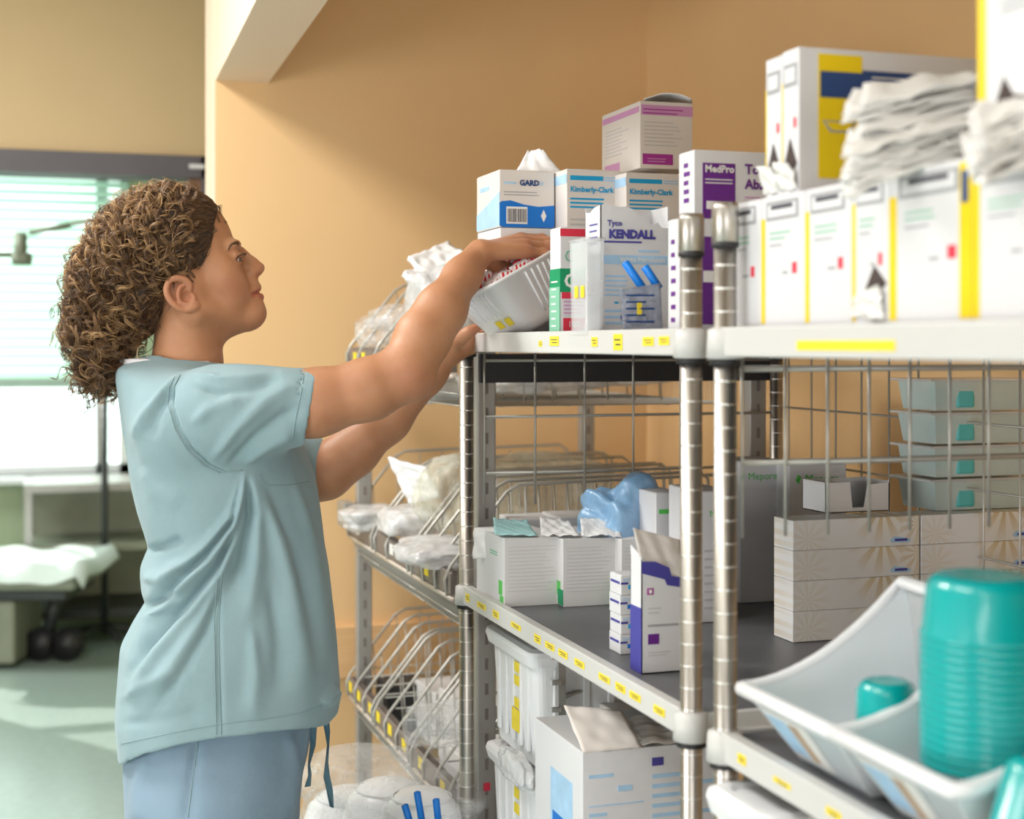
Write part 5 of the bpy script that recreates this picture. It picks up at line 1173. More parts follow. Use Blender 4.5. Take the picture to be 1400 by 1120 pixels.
# right hand: palm, four fingers, thumb
mcp = [A(712, 327, .030), A(715, 330, .050), A(719, 336, .069), A(721, 344, .085)]
wr = A(656, 345, .080)
for i, m_ in enumerate(mcp): af.cone(wr+np.array([0.004, 0, (i-1.5)*0.008]), m_, .0160, .0112, 0.008)
for f_ in (([mcp[0], A(741, 328, .028), A(752, 350, .030), A(744, 370, .035)], .0093), ([mcp[1], A(748, 332, .047), A(756, 352, .046), A(747, 370, .045)], .0095), ([mcp[2], A(750, 338, .063), A(756, 356, .060), A(745, 370, .056)], .0090), ([mcp[3], A(744, 347, .077), A(748, 362, .070), A(738, 372, .064)], .0080)):
    P, r = f_; af.chain([(P[0], r*1.12), (P[1], r*0.98), (P[2], r*0.9), (P[3], r*0.78)], 0.003)
    af.cone(P[1], P[1]+np.array([0.0, 0.0005, 0.0005]), r*1.08, r*1.08, 0.004)
af.chain([(A(664, 352, .068), .017), (A(677, 364, .052), .0125), (A(692, 367, .044), .0098), (A(706, 372, .042), .0078)], 0.008)
# left arm
af.chain([(A(275, 575, -.15), .058), (A(360, 625, -.13), .050), (A(425, 646, -.105), .0455), (A(446, 645, -.10), .043)], 0.02)
af.chain([(A(446, 645, -.10), .043), (A(482, 618, -.092), .0405), (A(530, 574, -.075), .036), (A(585, 512, -.055), .0285), (A(612, 482, -.045), .0225)], 0.02)
lw = A(612, 482, -.045)
lm = [A(636, 460, -.062), A(640, 464, -.070), A(643, 470, -.074), A(642, 477, -.072)]
for i, m_ in enumerate(lm): af.cone(lw, m_, .018, .0105, 0.012)
for i, m_ in enumerate(lm):
    q1 = m_+np.array([0.030, 0.006, -0.012]); q2 = q1+np.array([0.022, 0.004, 0.002]); q3 = q2+np.array([0.018, 0.0, 0.006])
    af.chain([(m_, .0092), (q1, .0085), (q2, .0078), (q3, .0068)], 0.004)
af.chain([(A(616, 474, -.035), .0155), (A(630, 462, -.012), .0115), (A(642, 454, -.004), .0088), (A(654, 447, -.002), .0074)], 0.008)
AV, AQ = af.mesh(1); del af
SV = np.vstack([HV, AV]); SQ = np.vstack([HQ, AQ+len(HV)])

def skin_mat():
    m = bpy.data.materials.new('skin'); m.use_nodes = True; nt = m.node_tree; b = nt.nodes['Principled BSDF']; L = nt.links.new
    at = nt.nodes.new('ShaderNodeAttribute'); at.attribute_name = 'tint'
    tc = nt.nodes.new('ShaderNodeTexCoord')
    n = nt.nodes.new('ShaderNodeTexNoise'); n.inputs['Scale'].default_value = 22; n.inputs['Detail'].default_value = 5
    r = nt.nodes.new('ShaderNodeValToRGB'); r.color_ramp.elements[0].position = 0.3; r.color_ramp.elements[0].color = (0.43, 0.198, 0.100, 1); r.color_ramp.elements[1].position = 0.7; r.color_ramp.elements[1].color = (0.51, 0.252, 0.134, 1)
    fr = nt.nodes.new('ShaderNodeTexVoronoi'); fr.inputs['Scale'].default_value = 95
    fm = nt.nodes.new('ShaderNodeMapRange'); fm.inputs[1].default_value = 0.05; fm.inputs[2].default_value = 0.14; fm.inputs[3].default_value = 0.85; fm.inputs[4].default_value = 1.0
    mul = nt.nodes.new('ShaderNodeMix'); mul.data_type = 'RGBA'; mul.blend_type = 'MULTIPLY'; mul.inputs[0].default_value = 1
    mx = nt.nodes.new('ShaderNodeMix'); mx.data_type = 'RGBA'; mx.inputs[7].default_value = (0.42, 0.11, 0.08, 1)
    L(tc.outputs['Object'], n.inputs['Vector']); L(tc.outputs['Object'], fr.inputs['Vector']); L(n.outputs['Fac'], r.inputs[0]); L(fr.outputs['Distance'], fm.inputs[0])
    L(r.outputs[0], mul.inputs[6]); L(fm.outputs[0], mul.inputs[7]); L(mul.outputs[2], mx.inputs[6]); L(at.outputs['Fac'], mx.inputs[0]); L(mx.outputs[2], b.inputs['Base Color'])
    b.inputs['Roughness'].default_value = 0.48; b.inputs['Specular IOR Level'].default_value = 0.4
    b.inputs['Subsurface Weight'].default_value = 0.25; b.inputs['Subsurface Radius'].default_value = (1.0, 0.4, 0.25); b.inputs['Subsurface Scale'].default_value = 0.006
    n2 = nt.nodes.new('ShaderNodeTexNoise'); n2.inputs['Scale'].default_value = 260; n2.inputs['Detail'].default_value = 3
    bp = nt.nodes.new('ShaderNodeBump'); bp.inputs['Strength'].default_value = 0.10; bp.inputs['Distance'].default_value = 0.002
    L(tc.outputs['Object'], n2.inputs['Vector']); L(n2.outputs['Fac'], bp.inputs['Height']); L(bp.outputs[0], b.inputs['Normal'])
    return m
M_SKIN = skin_mat()
body = mesh_obj('body', to_rel(SV), SQ, M_SKIN, person, True)
PX = np.stack([SV[:, 0]/SC+300, HY-SV[:, 1]/SC], 1); wv = SV[:, 2]/SC
tint = np.zeros(len(SV), np.float32)
def spot(cx, cy, cw, rx, ry, rw, amt):
    d = ((PX[:, 0]-cx)/rx)**2+((PX[:, 1]-cy)/ry)**2+((wv-cw)/rw)**2; np.maximum(tint, amt*np.exp(-d), out=tint)
def lipspot(p, q, r, amt):
    a = np.array([*p]); b_ = np.array([*q]); P3 = np.stack([PX[:, 0], PX[:, 1], wv], 1); d = b_-a; t = np.clip(((P3-a)@d)/(d@d), 0, 1)
    ds = np.linalg.norm(P3-a-t[:, None]*d, axis=1); np.maximum(tint, amt*np.clip((r-ds)/1.5+0.5, 0, 1), out=tint)
isH = np.arange(len(SV)) < len(HV)
t0 = tint.copy()
for s_ in (1, -1):
    lipspot((354, 394.5, 0), (349, 397, 10*s_), 4.8, 0.75); lipspot((349, 397, 10*s_), (342, 401, 20*s_), 3.2, 0.7)
    lipspot((357, 405.5, 0), (351, 406, 10*s_), 6.0, 0.75); lipspot((351, 406, 10*s_), (342, 402.5, 20*s_), 4.2, 0.7)
    spot(312, 392, 48*s_, 22, 20, 30, 0.22); spot(248, 405, 68*s_, 26, 28, 12, 0.30)
spot(356, 368, 0, 10, 9, 14, 0.25)
tint[~isH] = 0
# warmer elbow and knuckles
pA = pix(SV)
for (cx, cy, r, amt) in ((560, 520, 26, 0.30), (440, 570, 45, 0.12), (722, 340, 14, 0.25), (752, 338, 10, 0.25), (690, 368, 12, 0.3), (648, 450, 10, 0.25)):
    d = ((pA[:, 0]-cx)**2+(pA[:, 1]-cy)**2)/r**2; tint = np.where(isH, tint, np.maximum(tint, amt*np.exp(-d)))
at = body.data.attributes.new('tint', 'FLOAT', 'POINT'); at.data.foreach_set('value', tint.astype(np.float32))

def bvh_of(V, Q): return BVHTree.FromPolygons([tuple(p) for p in V.tolist()], Q.tolist())
def cast(bvh, px, py, off=0.0):
    """surface point (person-relative) seen at a pixel"""
    o_ = Vector((0, 0, HC))-Vector((W0.x, W0.y, 0)); t = px_z(px, py, 2.0)-Vector((0, 0, HC)); t.normalize()
    h = bvh.ray_cast(o_, t)
    if h[0] is None: return None
    n = h[1] if h[1].dot(t) < 0 else -h[1]
    return h[0]+n*off
relS = to_rel(SV); bvhS = bvh_of(relS, SQ)

# eyes
M_EYE = mat('eye_white', (0.72, 0.68, 0.66), 0.12, var=0.0, coat=0.6)
M_IRIS = mat('dark_iris', (0.05, 0.03, 0.02), 0.1, var=0.0, coat=0.8)
def rel1(p): return Vector(to_rel(np.array([p]))[0])
for s_ in (1, -1):
    c0 = hp(319.5, 355.5, 27*s_); bm = bmesh.new(); bmesh.ops.create_uvsphere(bm, u_segments=24, v_segments=16, radius=10.4*SC)
    V = np.array([q.co[:] for q in bm.verts]); Fq = [[q.index for q in f.verts] for f in bm.faces]; bm.free()
    eye = mesh_obj('eye', V+np.array(rel1(c0)), Fq, M_EYE, person, True)
    g = np.array([0.93, -0.02, 0.34]); g /= np.linalg.norm(g); gw = Vector(to_rel(np.array([g]))[0])-Vector((0, 0, HC))
    ir = MB().lathe([(0.0056, 0), (0.005, 0.0009), (0.003, 0.0016), (0.0004, 0.0019)], 18, cap=False).build('iris', M_IRIS, eye, True)
    ir.data.transform(Matrix.Translation(rel1(c0)+gw*(10.4*SC-0.0013)) @ gw.to_track_quat('Z', 'Y').to_matrix().to_4x4())
# teeth
tt = MB()
for i in range(-3, 4):
    q = hp(350-abs(i)*1.2, 399.6, i*3.0); q2 = rel1(q); tt.box(q2.x-0.0018, q2.x+0.0018, q2.y-0.0018, q2.y+0.0018, q2.z-0.003, q2.z+0.003, 0.0006)
tt.build('teeth', mat('teeth_white', (0.78, 0.74, 0.68), 0.3, var=0.0), person)

# ------------------------------------------------------------------ strands (hair, brows, lashes)
def strands_mesh(name, P, R, col, m, parent, sides=3):
    """P: (N,S,3) person-relative, R: (N,S) radius, col: (N,) shade"""
    N, S, _ = P.shape; T = np.gradient(P, axis=1); T /= np.maximum(np.linalg.norm(T, axis=2, keepdims=True), 1e-9)
    ref = np.zeros_like(T); ref[..., 2] = 1; ref[np.abs(T[..., 2]) > 0.9] = (1, 0, 0)
    A_ = np.cross(T, ref); A_ /= np.linalg.norm(A_, axis=2, keepdims=True); B_ = np.cross(T, A_)
    for s in range(1, S):
        a = A_[:, s-1]-T[:, s]*np.sum(A_[:, s-1]*T[:, s], 1, keepdims=True); a /= np.maximum(np.linalg.norm(a, axis=1, keepdims=True), 1e-9); A_[:, s] = a; B_[:, s] = np.cross(T[:, s], a)
    an = np.arange(sides)*2*np.pi/sides
    V = P[:, :, None]+R[:, :, None, None]*(np.cos(an)[None, None, :, None]*A_[:, :, None]+np.sin(an)[None, None, :, None]*B_[:, :, None])
    i = np.arange(N)[:, None, None]*S*sides+np.arange(S-1)[None, :, None]*sides; j = np.arange(sides)[None, None]; j2 = (j+1) % sides
    Q = np.stack([i+j, i+j2, i+sides+j2, i+sides+j], -1).reshape(-1, 4)
    o = mesh_obj(name, V.reshape(-1, 3), Q, m, parent, True)
    at = o.data.attributes.new('shade', 'FLOAT', 'POINT'); at.data.foreach_set('value', np.repeat(col, S*sides).astype(np.float32)); return o
def hair_mat():
    m = bpy.data.materials.new('brown_hair'); m.use_nodes = True; nt = m.node_tree; b = nt.nodes['Principled BSDF']; L = nt.links.new
    at = nt.nodes.new('ShaderNodeAttribute'); at.attribute_name = 'shade'
    r = nt.nodes.new('ShaderNodeValToRGB'); e = r.color_ramp.elements; e[0].color = (0.050, 0.026, 0.013, 1); e[1].color = (0.60, 0.365, 0.165, 1); q = e.new(0.5); q.color = (0.175, 0.088, 0.036, 1)
    L(at.outputs['Fac'], r.inputs[0]); L(r.outputs[0], b.inputs['Base Color']); b.inputs['Roughness'].default_value = 0.38; b.inputs['Specular IOR Level'].default_value = 0.6
    return m
M_HAIR = hair_mat(); rg = np.random.RandomState(11)
HL = np.array([(301, 283), (297, 300), (294, 318), (291, 335), (287, 352), (281, 372), (272, 389), (262, 385), (246, 378), (232, 382), (226, 395), (227, 412), (233, 430), (228, 450), (212, 468), (195, 480), (150, 560), (40, 560), (40, 220), (320, 220)], float)
def poly_sdf(x, y, Pn):
    d = np.full(x.shape, 1e9); ins = np.zeros(x.shape, bool)
    for a, b_ in zip(Pn, np.roll(Pn, -1, 0)):
        e = b_-a; wx, wy = x-a[0], y-a[1]; t = np.clip((wx*e[0]+wy*e[1])/(e@e), 0, 1); d = np.minimum(d, (wx-e[0]*t)**2+(wy-e[1]*t)**2)
        c = ((a[1] <= y) & (b_[1] > y)) | ((b_[1] <= y) & (a[1] > y)); ins ^= c & (x < a[0]+(y-a[1])/np.where(b_[1]-a[1] == 0, 1e-9, b_[1]-a[1])*(b_[0]-a[0]))
    return np.where(ins, -1, 1)*np.sqrt(d)
xf = Field(LU(70, 545)-np.array([0, 0, 0.10]), LU(318, 240)+np.array([0, 0, 0.10]), 0.003)
def Hb(x, y, a, b, c_, k=14, ang=0.0): xf.ell(hp(x, y, 0), (a*SC, b*SC, c_*SC), ang, k*SC)
Hb(236, 338, 86, 80, 66.5, ang=TILT)
Hb(230, 315, 58, 54, 62); Hb(184, 334, 50, 54, 62); Hb(157, 374, 51, 55, 60); Hb(140, 422, 41, 49, 50); Hb(146, 464, 29, 40, 38); Hb(192, 392, 42, 68, 58)
gx, gy = np.meshgrid(xf.ax[0]/SC+300, HY-xf.ax[1]/SC, indexing='ij')
xf.a = smax(xf.a, ((poly_sdf(gx, gy, HL)+2.5)*SC)[:, :, None].astype(np.float32), 0.004)
XV, XQ = xf.mesh(2); del xf
XN = vnormals(XV, XQ)
hair = mesh_obj('hair', to_rel(XV), XQ, mat('hair_underlayer', (0.035, 0.019, 0.010), 0.6, var=0.3, scale=60), person, True)
PXh = np.stack([XV[:, 0]/SC+300, HY-XV[:, 1]/SC], 1); wh = XV[:, 2]/SC
dfront = np.array([np.min(np.hypot(HL[:15, 0][None]-p[0], HL[:15, 1][None]-p[1])) for p in PXh])
dline = -poly_sdf(PXh[:, 0], PXh[:, 1], HL)
def pick(mask, n):
    i = np.where(mask)[0]; return rg.choice(i, n)
def tang(N_, d): t = d-N_*np.sum(N_*d, 1, keepdims=True); return t/np.maximum(np.linalg.norm(t, axis=1, keepdims=True), 1e-9)
# smooth hair combed back from the hairline
near = (np.abs(dline) < 42) & (PXh[:, 0] > 200) & (PXh[:, 0] < 293) & (wh > -70)
ii = pick(near & (dline > 0), 2600); S = 14; s = np.linspace(0, 1, S)[None, :, None]
n0 = XN[ii]; d0 = np.stack([-0.90+0.25*rg.normal(size=len(ii)), -0.42-(PXh[ii, 1]-330)/150+0.22*rg.normal(size=len(ii)), 0.12*rg.normal(size=len(ii))], 1); t0_ = tang(n0, d0); b0 = np.cross(n0, t0_)
Ln = rg.uniform(0.025, 0.055, len(ii))[:, None, None]; ph = rg.uniform(0, 6.28, len(ii))[:, None, None]
amp = (0.0006+0.0030*np.clip((dline[ii]-12)/30, 0, 1))[:, None, None]
P = XV[ii][:, None]-t0_[:, None]*(0.007*np.clip((14-dline[ii])/14, 0, 1)*rg.uniform(0.3, 1, len(ii)))[:, None, None]+t0_[:, None]*Ln*s-n0[:, None]*(Ln*s)**2*5.5+n0[:, None]*0.0015+amp*(np.cos(ph+s*7)*n0[:, None]+np.sin(ph+s*7)*b0[:, None])
# keep the strands hugging the surface
bvX = BVHTree.FromPolygons(XV.tolist(), XQ.tolist())
for a_ in range(P.shape[0]):
    for k_ in range(S):
        h = bvX.find_nearest(Vector(P[a_, k_]))
        if h[0] is not None:
            dd = np.array(P[a_, k_])-np.array(h[0]); sd = float(np.dot(dd, np.array(h[1])))
            if sd < 0.0004: P[a_, k_] = np.array(h[0])+np.array(h[1])*0.0008
R = np.full(P.shape[:2], 0.00042)*(1-0.5*s[..., 0])
strands_mesh('combed_strands', to_rel(P.reshape(-1, 3)).reshape(P.shape), R, np.clip(rg.normal(0.30, 0.14, len(ii)), 0, 1), M_HAIR, hair)['kind'] = 'stuff'
# curly locks
def curls(mask, nl, per, rho, pitch, Lr, lift, rad, shade_off=0.0, wild=0.35):
    li = pick(mask, nl); S = 30; s = np.linspace(0, 1, S)[None, :, None]
    idx = np.repeat(li, per); N = len(idx); n0 = XN[idx]
    d = np.stack([-0.55+wild*rg.normal(size=nl), -0.75+wild*rg.normal(size=nl), wild*rg.normal(size=nl)], 1); d = np.repeat(d, per, 0); t0_ = tang(n0, d); b0 = np.cross(n0, t0_)
    Ln = np.repeat(rg.uniform(*Lr, nl), per)[:, None, None]; ph = np.repeat(rg.uniform(0, 6.28, nl), per)[:, None, None]+rg.normal(0, 0.26, N)[:, None, None]
    rh = np.repeat(rg.uniform(*rho, nl), per)[:, None, None]*(1+0.10*rg.normal(size=N))[:, None, None]; pt = np.repeat(rg.uniform(*pitch, nl), per)[:, None, None]
    hd = np.repeat(rg.choice([-1, 1], nl), per)[:, None, None]; lf = np.repeat(rg.uniform(*lift, nl), per)[:, None, None]
    jit = rg.normal(0, 0.0009, (N, 1, 3))
    g = np.array([0, -1.0, 0])[None, None]
    C = XV[idx][:, None]+jit+t0_[:, None]*Ln*s-n0[:, None]*(Ln*s)**2*4.0+n0[:, None]*lf+g*(Ln*s)**2*3.0
    env = np.minimum(1, 0.35+s*2.0)
    P = C+rh*env*(np.cos(ph+hd*6.283*Ln*s/pt)*n0[:, None]+np.sin(ph+hd*6.283*Ln*s/pt)*b0[:, None])
    R = rad*(0.6+0.4*np.sin(np.pi*np.clip(s[..., 0]*0.85+0.15, 0, 1)))*np.ones((N, 1))
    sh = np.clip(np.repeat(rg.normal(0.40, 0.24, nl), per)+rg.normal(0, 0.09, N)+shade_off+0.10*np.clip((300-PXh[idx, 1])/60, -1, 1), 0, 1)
    return P, R, sh
# curls stay behind the hairline
inner = (dline > 17) & ~((PXh[:, 0] > 205) & (PXh[:, 1] > 372)) & (PXh[:, 0] < 272)
sets = [curls(inner, 760, 10, (0.0050, 0.0100), (0.022, 0.040), (0.035, 0.075), (0.0005, 0.006), 0.00040, 0.06),
        curls(inner & (PXh[:, 0] < 225), 460, 8, (0.0065, 0.0125), (0.022, 0.036), (0.04, 0.085), (0.002, 0.012), 0.00038, 0.20),
        curls(inner & (PXh[:, 0] < 255), 420, 2, (0.006, 0.012), (0.016, 0.030), (0.03, 0.07), (0.004, 0.016), 0.00036, 0.22, 0.6),
        curls(inner & (PXh[:, 0] < 175) & (PXh[:, 1] > 420), 170, 6, (0.005, 0.010), (0.018, 0.030), (0.05, 0.09), (0.0, 0.010), 0.00036, 0.06)]
for (P, R, sh) in sets:
    strands_mesh('curls', to_rel(P.reshape(-1, 3)).reshape(P.shape), R, sh, M_HAIR, hair)['kind'] = 'stuff'
# brow and lashes, near and far side
def surf_pts(pts, off): return [cast(bvhS, x, y, off) for (x, y) in pts]
bp = []
path = [(313.5, 341.5), (316, 336.5), (320, 333), (324, 332), (327.5, 333.5)]
for i in range(85):
    t = rg.uniform(0, len(path)-1.001); k_ = int(t); f_ = t-k_
    x = path[k_][0]*(1-f_)+path[k_+1][0]*f_+rg.normal(0, 0.5); y = path[k_][1]*(1-f_)+path[k_+1][1]*f_+rg.normal(0, 0.9)*(0.5+0.5*t/4)
    a_ = cast(bvhS, x, y, 0.0006); b__ = cast(bvhS, x-2.6+rg.normal(0, 0.5), y+0.6+rg.normal(0, 0.6), 0.0010)
    if a_ and b__ and (a_-b__).length < 0.008: bp.append([a_, (a_+b__)/2+Vector((0, 0, 0.0003)), b__])
P = np.array([[list(q) for q in r_] for r_ in bp]); strands_mesh('eyebrow', P, np.full(P.shape[:2], 0.00030), np.full(len(P), 0.22), M_HAIR, person)['kind'] = 'stuff'
lp = []
for s_ in (1, -1):
    for i in range(22):
        t = i/21; p0 = hp(331.5-10*t, 350.8+5.5*t*t, (21+20*t)*s_); dr = np.array([0.0065*(1-0.45*t), 0.0028, 0.0030*t*s_])
        lp.append([p0, p0+dr*0.5-np.array([0, 0.0006, 0]), p0+dr+np.array([0, 0.0012, 0])])
    for i in range(10):
        t = i/9; p0 = hp(329.5-8*t, 358-0.5*t, (22+17*t)*s_); dr = np.array([0.003*(1-0.4*t), -0.0018, 0.001*s_]); lp.append([p0, p0+dr*0.5, p0+dr])
P = to_rel(np.array(lp).reshape(-1, 3)).reshape(-1, 3, 3); strands_mesh('eyelashes', P, np.tile(np.array([[0.0011, 0.0008, 0.0004]]), (len(lp), 1)), np.zeros(len(lp)), M_HAIR, person)['kind'] = 'stuff'
# nails on the visible thumb
nb = cast(bvhS, 648, 448, 0.0)

# ------------------------------------------------------------------ scrubs
def cloth_mat(name, c1, c2):
    m = bpy.data.materials.new(name); m.use_nodes = True; nt = m.node_tree; b = nt.nodes['Principled BSDF']; L = nt.links.new
    tc = nt.nodes.new('ShaderNodeTexCoord'); n = nt.nodes.new('ShaderNodeTexNoise'); n.inputs['Scale'].default_value = 9; n.inputs['Detail'].default_value = 7; n.inputs['Roughness'].default_value = 0.65
    r = nt.nodes.new('ShaderNodeValToRGB'); r.color_ramp.elements[0].position = 0.25; r.color_ramp.elements[0].color = (*c1, 1); r.color_ramp.elements[1].position = 0.75; r.color_ramp.elements[1].color = (*c2, 1)
    L(tc.outputs['Object'], n.inputs['Vector']); L(n.outputs['Fac'], r.inputs[0]); L(r.outputs[0], b.inputs['Base Color'])
    b.inputs['Roughness'].default_value = 0.85; b.inputs['Sheen Weight'].default_value = 0.15; b.inputs['Specular IOR Level'].default_value = 0.2
    w = nt.nodes.new('ShaderNodeTexNoise'); w.inputs['Scale'].default_value = 700; w.inputs['Detail'].default_value = 2
    w2 = nt.nodes.new('ShaderNodeTexNoise'); w2.inputs['Scale'].default_value = 38; w2.inputs['Detail'].default_value = 4
    b1 = nt.nodes.new('ShaderNodeBump'); b1.inputs['Strength'].default_value = 0.25; b1.inputs['Distance'].default_value = 0.001
    b2 = nt.nodes.new('ShaderNodeBump'); b2.inputs['Strength'].default_value = 0.10; b2.inputs['Distance'].default_value = 0.01
    L(tc.outputs['Object'], w.inputs['Vector']); L(tc.outputs['Object'], w2.inputs['Vector']); L(w.outputs['Fac'], b1.inputs['Height']); L(w2.outputs['Fac'], b2.inputs['Height']); L(b2.outputs[0], b1.inputs['Normal']); L(b1.outputs[0], b.inputs['Normal'])
    return m
M_SCRUB = cloth_mat('blue_scrub_cotton', (0.240, 0.350, 0.385), (0.275, 0.388, 0.423))
M_PANTS = cloth_mat('blue_trouser_cotton', (0.195, 0.285, 0.37), (0.225, 0.32, 0.41))
M_SEAM = cloth_mat('stitched_seam', (0.20, 0.31, 0.335), (0.28, 0.40, 0.42))
M_TIE = cloth_mat('dark_blue_tie', (0.10, 0.20, 0.26), (0.14, 0.25, 0.31))
yl = np.array([485, 494, 500, 508, 520, 540, 570, 610, 640, 668, 700, 726, 748, 762, 777, 805, 825, 840, 857, 885, 937, 983, 1034, 1060], float)
bk = np.array([205, 178, 163, 160.5, 161, 164, 168, 174, 178, 183, 190, 197.5, 204, 199, 193, 194.5, 201, 192, 181.5, 167, 163, 159.5, 164, 165], float)
ft = np.array([290, 298, 302, 312, 330, 355, 388, 415, 427, 434, 438, 441.5, 444.5, 447, 449.5, 453, 455, 457, 458.5, 461, 465, 465, 462, 460], float)
hwd = np.array([.050, .070, .088, .112, .140, .160, .175, .182, .182, .180, .178, .176, .175, .175, .176, .180, .183, .186, .190, .195, .202, .206, .210, .212])
vv = -(yl-HY)*SC
def rings(fld, yl, bk, ft, hw_, k, op='+', expo=2.5):
    vs_ = -(yl-HY)*SC; o = np.argsort(vs_); V = fld.ax[1]
    f1 = lambda a: np.interp(V, vs_[o], a[o])
    B = (f1(bk)-300)*SC; Ff = (f1(ft)-300)*SC; Hh = f1(hw_)
    ker = np.ones(5)/5
    sm = lambda a: np.convolve(np.pad(a, 2, mode='edge'), ker, 'valid')
    B, Ff, Hh = sm(B), sm(Ff), sm(Hh)
    c = (B+Ff)/2; a = (Ff-B)/2
    X = fld.ax[0][:, None, None]; Z = fld.ax[2][None, None, :]
    q = (np.abs((X-c[None, :, None])/a[None, :, None])**expo+np.abs(Z/Hh[None, :, None])**expo)**(1/expo)
    d = (q-1)*np.minimum(a, Hh)[None, :, None]
    top, bot = vs_.max(), vs_.min(); d = np.maximum(d, np.maximum(fld.ax[1][None, :, None]-top, bot-fld.ax[1][None, :, None]))
    fld.a = smin(fld.a, d.astype(np.float32), k)
sf = Field([LU(150, 0)[0], -(1062-HY)*SC, -0.27], [LU(445, 0)[0]+0.04, -(478-HY)*SC, 0.275], 0.0030)
rings(sf, yl, bk, ft, hwd, 0.01)
sf.chain([(A(258, 578, .125), .078), (A(300, 566, .150), .069), (A(345, 562, .166), .0625), (A(430, 555, .18), .0575)], 0.028)
sf.chain([(A(275, 580, -.13), .070), (A(340, 610, -.135), .064), (A(408, 636, -.112), .060)], 0.028)
# sleeve mouths: cut the end flat and hollow it
def cut_end(c_, n_, r, length):
    n_ = n_/np.linalg.norm(n_); sl, X, Y, Z = sf.reg(c_-0.10, c_+0.10, 0)
    dn = (X-c_[0])*n_[0]+(Y-c_[1])*n_[1]+(Z-c_[2])*n_[2]
    rad = np.sqrt(np.maximum((X-c_[0])**2+(Y-c_[1])**2+(Z-c_[2])**2-dn**2, 0))
    inside = np.maximum(rad-0.085, -dn-0.10)
    sf.a[sl] = np.where(rad < 0.085, np.maximum(sf.a[sl], dn), sf.a[sl])
    sf.a[sl] = np.maximum(sf.a[sl], -np.maximum(rad-r, np.abs(dn)-length))
ca = A(424, 556, .178); na = A(417.5, 557, .178)-A(330, 575, .16)
na = np.array([LU(427, 507)[1]*0+0.985, 0.17, 0.05])
cut_end(ca, np.array([0.982, -0.175, 0.04]), 0.0535, 0.022)
# neck opening
sf.cone(hp(256, 478, 0), hp(252, 512, 0), 53*SC, 54*SC, 0.004, '-')
# hem
hem = np.array([LU(*q) for q in ((140, 1036, 0), (164, 1034, 0), (178, 1031, .09), (200, 1027, .15), (240, 1019, .185), (301, 1008, .20), (360, 1000, .19), (415, 991, .15), (444, 982, .09), (458, 968, .04), (466, 954, 0), (480, 944, 0))])
hv = np.interp(sf.ax[0], hem[:, 0], hem[:, 1])
sf.a = smax(sf.a, (hv[:, None, None]-sf.ax[1][None, :, None]).astype(np.float32)+0*sf.ax[2][None, None, :], 0.003)
TV, TQ = sf.mesh(2); del sf
# folds: ridges and valleys laid along pixel paths on the camera side
folds = [([(335, 645), (322, 698), (285, 745), (240, 785), (204, 812)], 7, .0060), ([(333, 668), (318, 722), (286, 768), (240, 812), (205, 850), (186, 888)], 6, .0065),
         ([(330, 655), (318, 710), (282, 757), (238, 799), (206, 830)], 4, -.0075), ([(325, 730), (302, 782), (262, 838), (215, 893), (178, 950)], 7, .0055), ([(322, 715), (298, 775), (256, 825), (206, 880), (178, 925)], 4.5, -.0065),
         ([(312, 775), (285, 835), (248, 893), (205, 950)], 10, .0045), ([(304, 800), (280, 865), (245, 925), (200, 985)], 6, -.0035),
         ([(342, 648), (352, 700), (352, 760), (340, 850)], 9, .0045), ([(338, 655), (342, 705), (330, 770), (318, 800)], 5, -.0065), ([(350, 655), (374, 715), (396, 790), (412, 880), (418, 950)], 12, .0060), ([(362, 665), (398, 740), (424, 840), (436, 930)], 10, -.0035),
         ([(400, 650), (425, 740), (440, 850), (448, 940)], 9, .0035), ([(370, 800), (382, 880), (380, 960)], 10, -.003), ([(345, 860), (350, 920), (346, 985)], 9, .003),
         ([(246, 512), (222, 537), (196, 572), (182, 600)], 6, .0045), ([(238, 530), (214, 560), (200, 600)], 7, -.004), ([(190, 640), (215, 670), (250, 690)], 12, .002),
         ([(268, 512), (300, 518), (350, 514), (410, 512)], 6, .0028), ([(262, 528), (300, 538), (345, 530), (385, 514)], 6, -.0030), ([(290, 628), (325, 585), (365, 548), (410, 522)], 8, .0032), ([(312, 636), (350, 598), (385, 570), (415, 556)], 7, -.0032), ([(335, 634), (365, 612), (405, 590)], 6, .0030), ([(262, 580), (285, 560), (330, 545)], 9, .0025),
         ([(200, 752), (225, 748), (250, 738)], 5, -.005), ([(195, 790), (225, 790), (255, 775)], 8, .004), ([(203, 826), (225, 822), (245, 808)], 5, -.005),
         ([(170, 955), (215, 930), (260, 918)], 9, .003), ([(166, 990), (220, 985), (280, 975)], 8, -.0015), ([(440, 965), (455, 950), (464, 945)], 7, .004),
         ([(236, 525), (234, 555), (244, 588), (262, 616), (285, 636), (310, 646)], 3, -.0026), ([(303, 785), (299, 850), (300, 930), (302, 1000)], 2.6, -.0016)]
